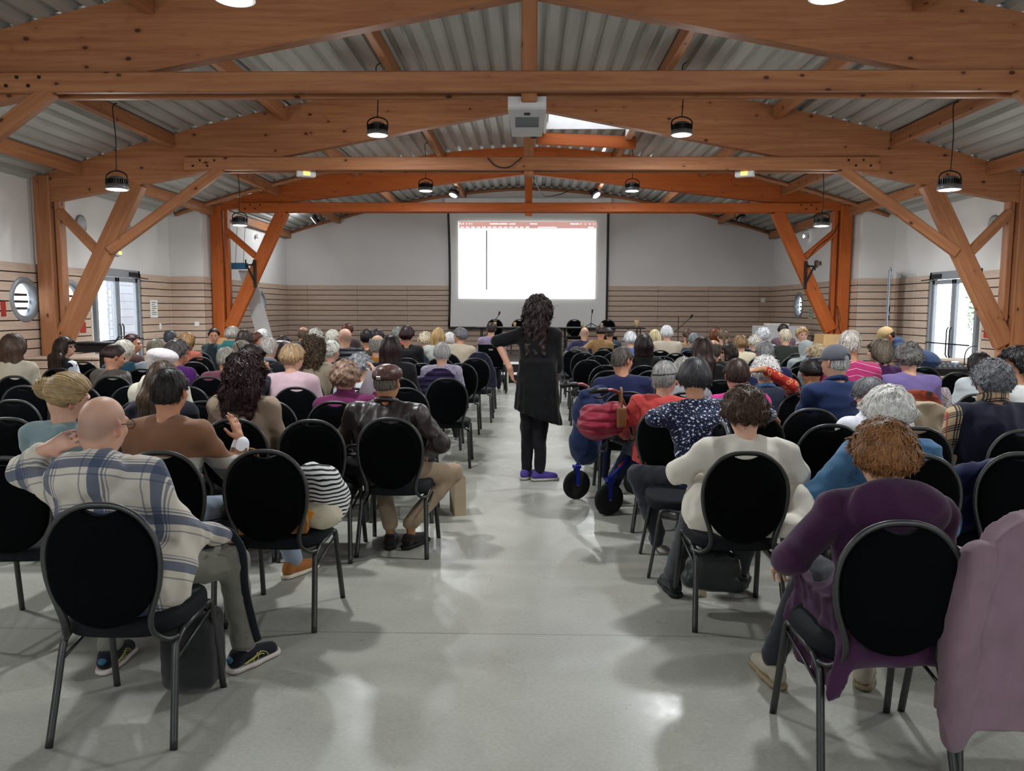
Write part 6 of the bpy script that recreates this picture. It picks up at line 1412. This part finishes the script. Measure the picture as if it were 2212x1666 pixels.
t = thing('backpack', 'dark grey backpack on the floor under the plaid jacket chair', 'backpack', (-1.40, 3.08, 0)); s = S().fn(lambda P: np.linalg.norm(np.maximum(np.abs(P - A(0, 0, .18)) - A(.06, .05, .11), 0), axis=1) - .05, (-.15, -.11, 0), (.15, .11, .36)).ell((0, -.09, .12), (.08, .04, .09)); s.post.append(folds(.004, .12, 4)); s.post.append(lambda P, d: np.maximum(d, .004 - P[:, 2])); link('bag_body', sdf_mesh('bag_body', s, .011, cloth('plain', '#242424')), t); MB().tube(smoothpath([(-.06, .0, .34), (-.04, 0, .40), (.04, 0, .40), (.06, 0, .34)], 4), .009, 6).obj('handle', M['black'], t, True)
t = thing('shoulder_bag', 'black shoulder bag on plaid jacket lap with strap hanging down', 'bag', (-1.36, 3.12, .585)); s = S().ell((-.06, .06, .02), (.08, .06, .03)); s.post.append(folds(.006, .1, 4)); link('bag_body', sdf_mesh('bag_body', s, .010, cloth('plain', '#12141c')), t); MB().tube(smoothpath([(.04, .02, .07), (.085, .06, .065), (.135, .08, -.03), (.135, .10, -.2), (.165, .12, -.40), (.175, .13, -.45)], 5), .017, 8, True, flat=(.25, 1)).obj('strap', cloth('plain', '#12141c'), t, True)
pap = [(x * .078, y * 0 + .010 * math.sin(x * 2), z * .112) for z in (-1, -.3, .4, 1) for x in (-1, -.4, .2, 1)]
o = link('paper_sheet', mesh('paper_sheet', pap, [(j * 4 + i, j * 4 + i + 1, (j + 1) * 4 + i + 1, (j + 1) * 4 + i) for j in range(3) for i in range(3)], plain('#f6f6f8', .7, var=.02), True), None, (-1.235, 6.05, .99)); o.rotation_euler = (.25, .55, -.2); tag(o, 'white paper sheet held beside the magenta-purple turtleneck', 'paper')
soft('jacket', 'jacket', 'royal blue jacket heaped on a chair seat, right block', (2.36, 3.98, .55), [('e', (0, 0, .03), (.17, .14, .12)), ('e', (-.12, -.05, .06), (.10, .09, .18)), ('c', (-.14, -.05, .2), (.05, -.08, .26), .06, .05, .04)], 'plain', '#151c48')
# sound desk, black case on trolley
t = thing('sound_desk', 'black equipment desk by the right door', 'table', (5.75, 10.75, 0)); MB().box((-.5, -.3, .72), (.5, .3, .75), bev=.006).obj('tabletop', M['black'], t)
for q in (-1, 1): MB().tube([(q * .42, -.25, 0), (q * .42, -.25, .72)], .014, 6).tube([(q * .42, .25, 0), (q * .42, .25, .72)], .014, 6).obj('leg', M['black'], t)
t = thing('mixing_console', 'black mixing console with small lit buttons on the desk', 'mixer', (5.75, 10.7, .755)); MB().prism([(-.22, 0), (.22, 0), (.22, .14), (-.22, .06)], 0, -.28, .28).obj('console', M['black'], t)
for i in range(7):
    for j in range(2): MB().box((-.22 + i * .07, -.15 + j * .16, .082 + j * .03), (-.205 + i * .07, -.12 + j * .16, .105 + j * .03)).obj('knob', M['grey'], t)
MB().box((.18, .1, .13), (.25, .16, .14)).obj('lit_button', emit('#cfe6ff', 4), t)
t = thing('desk_light', 'thin black gooseneck light on the sound desk', 'lamp', (6.05, 10.75, .755)); MB().tube(smoothpath([(0, 0, 0), (0, 0, .25), (.05, -.03, .35), (.12, -.06, .36)], 4), .008, 6).obj('gooseneck', M['black'], t); MB().lathe([(.035, 0), (.035, .02), (.001, .02)], (0, 0, 0), 12).obj('base', M['black'], t)
soft('bag', 'bag', 'green bag hanging beside the sound desk', (6.28, 10.62, .55), [('e', (0, 0, 0), (.09, .10, .16)), ('c', (0, 0, .1), (-.02, 0, .28), .03, .02, .03)], 'plain', '#3f7a55', .014)
t = thing('equipment_case', 'black lighting equipment case on trolley in front of left door', 'case', (-6.05, 10.75, 0)); MB().box((-.27, -.2, .98), (.27, .2, 1.09), bev=.01).obj('case_body', M['black'], t); MB().box((-.30, -.22, 1.09), (.30, .22, 1.12), bev=.008).obj('lid', M['black'], t); MB().tube([(-.27, -.2, 1.10), (-.31, -.2, 1.13), (-.31, -.2, 1.16)], .008, 5).tube([(.27, -.1, 1.12), (.33, -.1, 1.2), (.3, .1, 1.2)], .01, 5).obj('handle', M['black'], t); MB().box((.06, -.15, .10), (.24, .15, .98), bev=.01).obj('stand', M['black'], t)
for q in (-1, 1): MB().lathe([(.05, -.02), (.05, .02)], (.15, q * .14, .05), 14, rot(0, 0, PI / 2)).obj('caster', M['rubber'], t, True)
CAM_R=A(0.999779, 0.020722, 0.003474); CAM_U=A(-0.005505, 0.098818, 0.99509); CAM_F=A(-0.020277, 0.99489, -0.09891); CAM_POS=(0,0,1.6); CAM_LENS=27.0163
# ------------------------------------------------------------ camera, world, light
cd = bpy.data.cameras.new('camera'); co = bpy.data.objects.new('camera', cd); COL.objects.link(co)
co.matrix_world = Matrix([[CAM_R[i], CAM_U[i], -CAM_F[i], CAM_POS[i]] for i in range(3)] + [[0, 0, 0, 1]])
cd.sensor_width = 36; cd.lens = CAM_LENS; cd.clip_start = .05; cd.clip_end = 200; SC.camera = co
w = bpy.data.worlds.new('world'); SC.world = w; w.use_nodes = True
bg = w.node_tree.nodes['Background']; bg.inputs[0].default_value = (.82, .91, 1, 1); bg.inputs[1].default_value = 6.0
SC.view_settings.view_transform = 'Standard'; SC.view_settings.look = 'None'; SC.view_settings.exposure = 0.0; SC.view_settings.gamma = 1.0
cy = SC.cycles; cy.use_adaptive_sampling = True; cy.adaptive_threshold = .04; cy.adaptive_min_samples = 12; cy.max_bounces = 7; cy.diffuse_bounces = 3; cy.glossy_bounces = 3; cy.transmission_bounces = 5; cy.transparent_max_bounces = 6
cy.caustics_reflective = False; cy.caustics_refractive = False; cy.sample_clamp_indirect = 6.0
try: cy.use_denoising = True
except Exception: pass
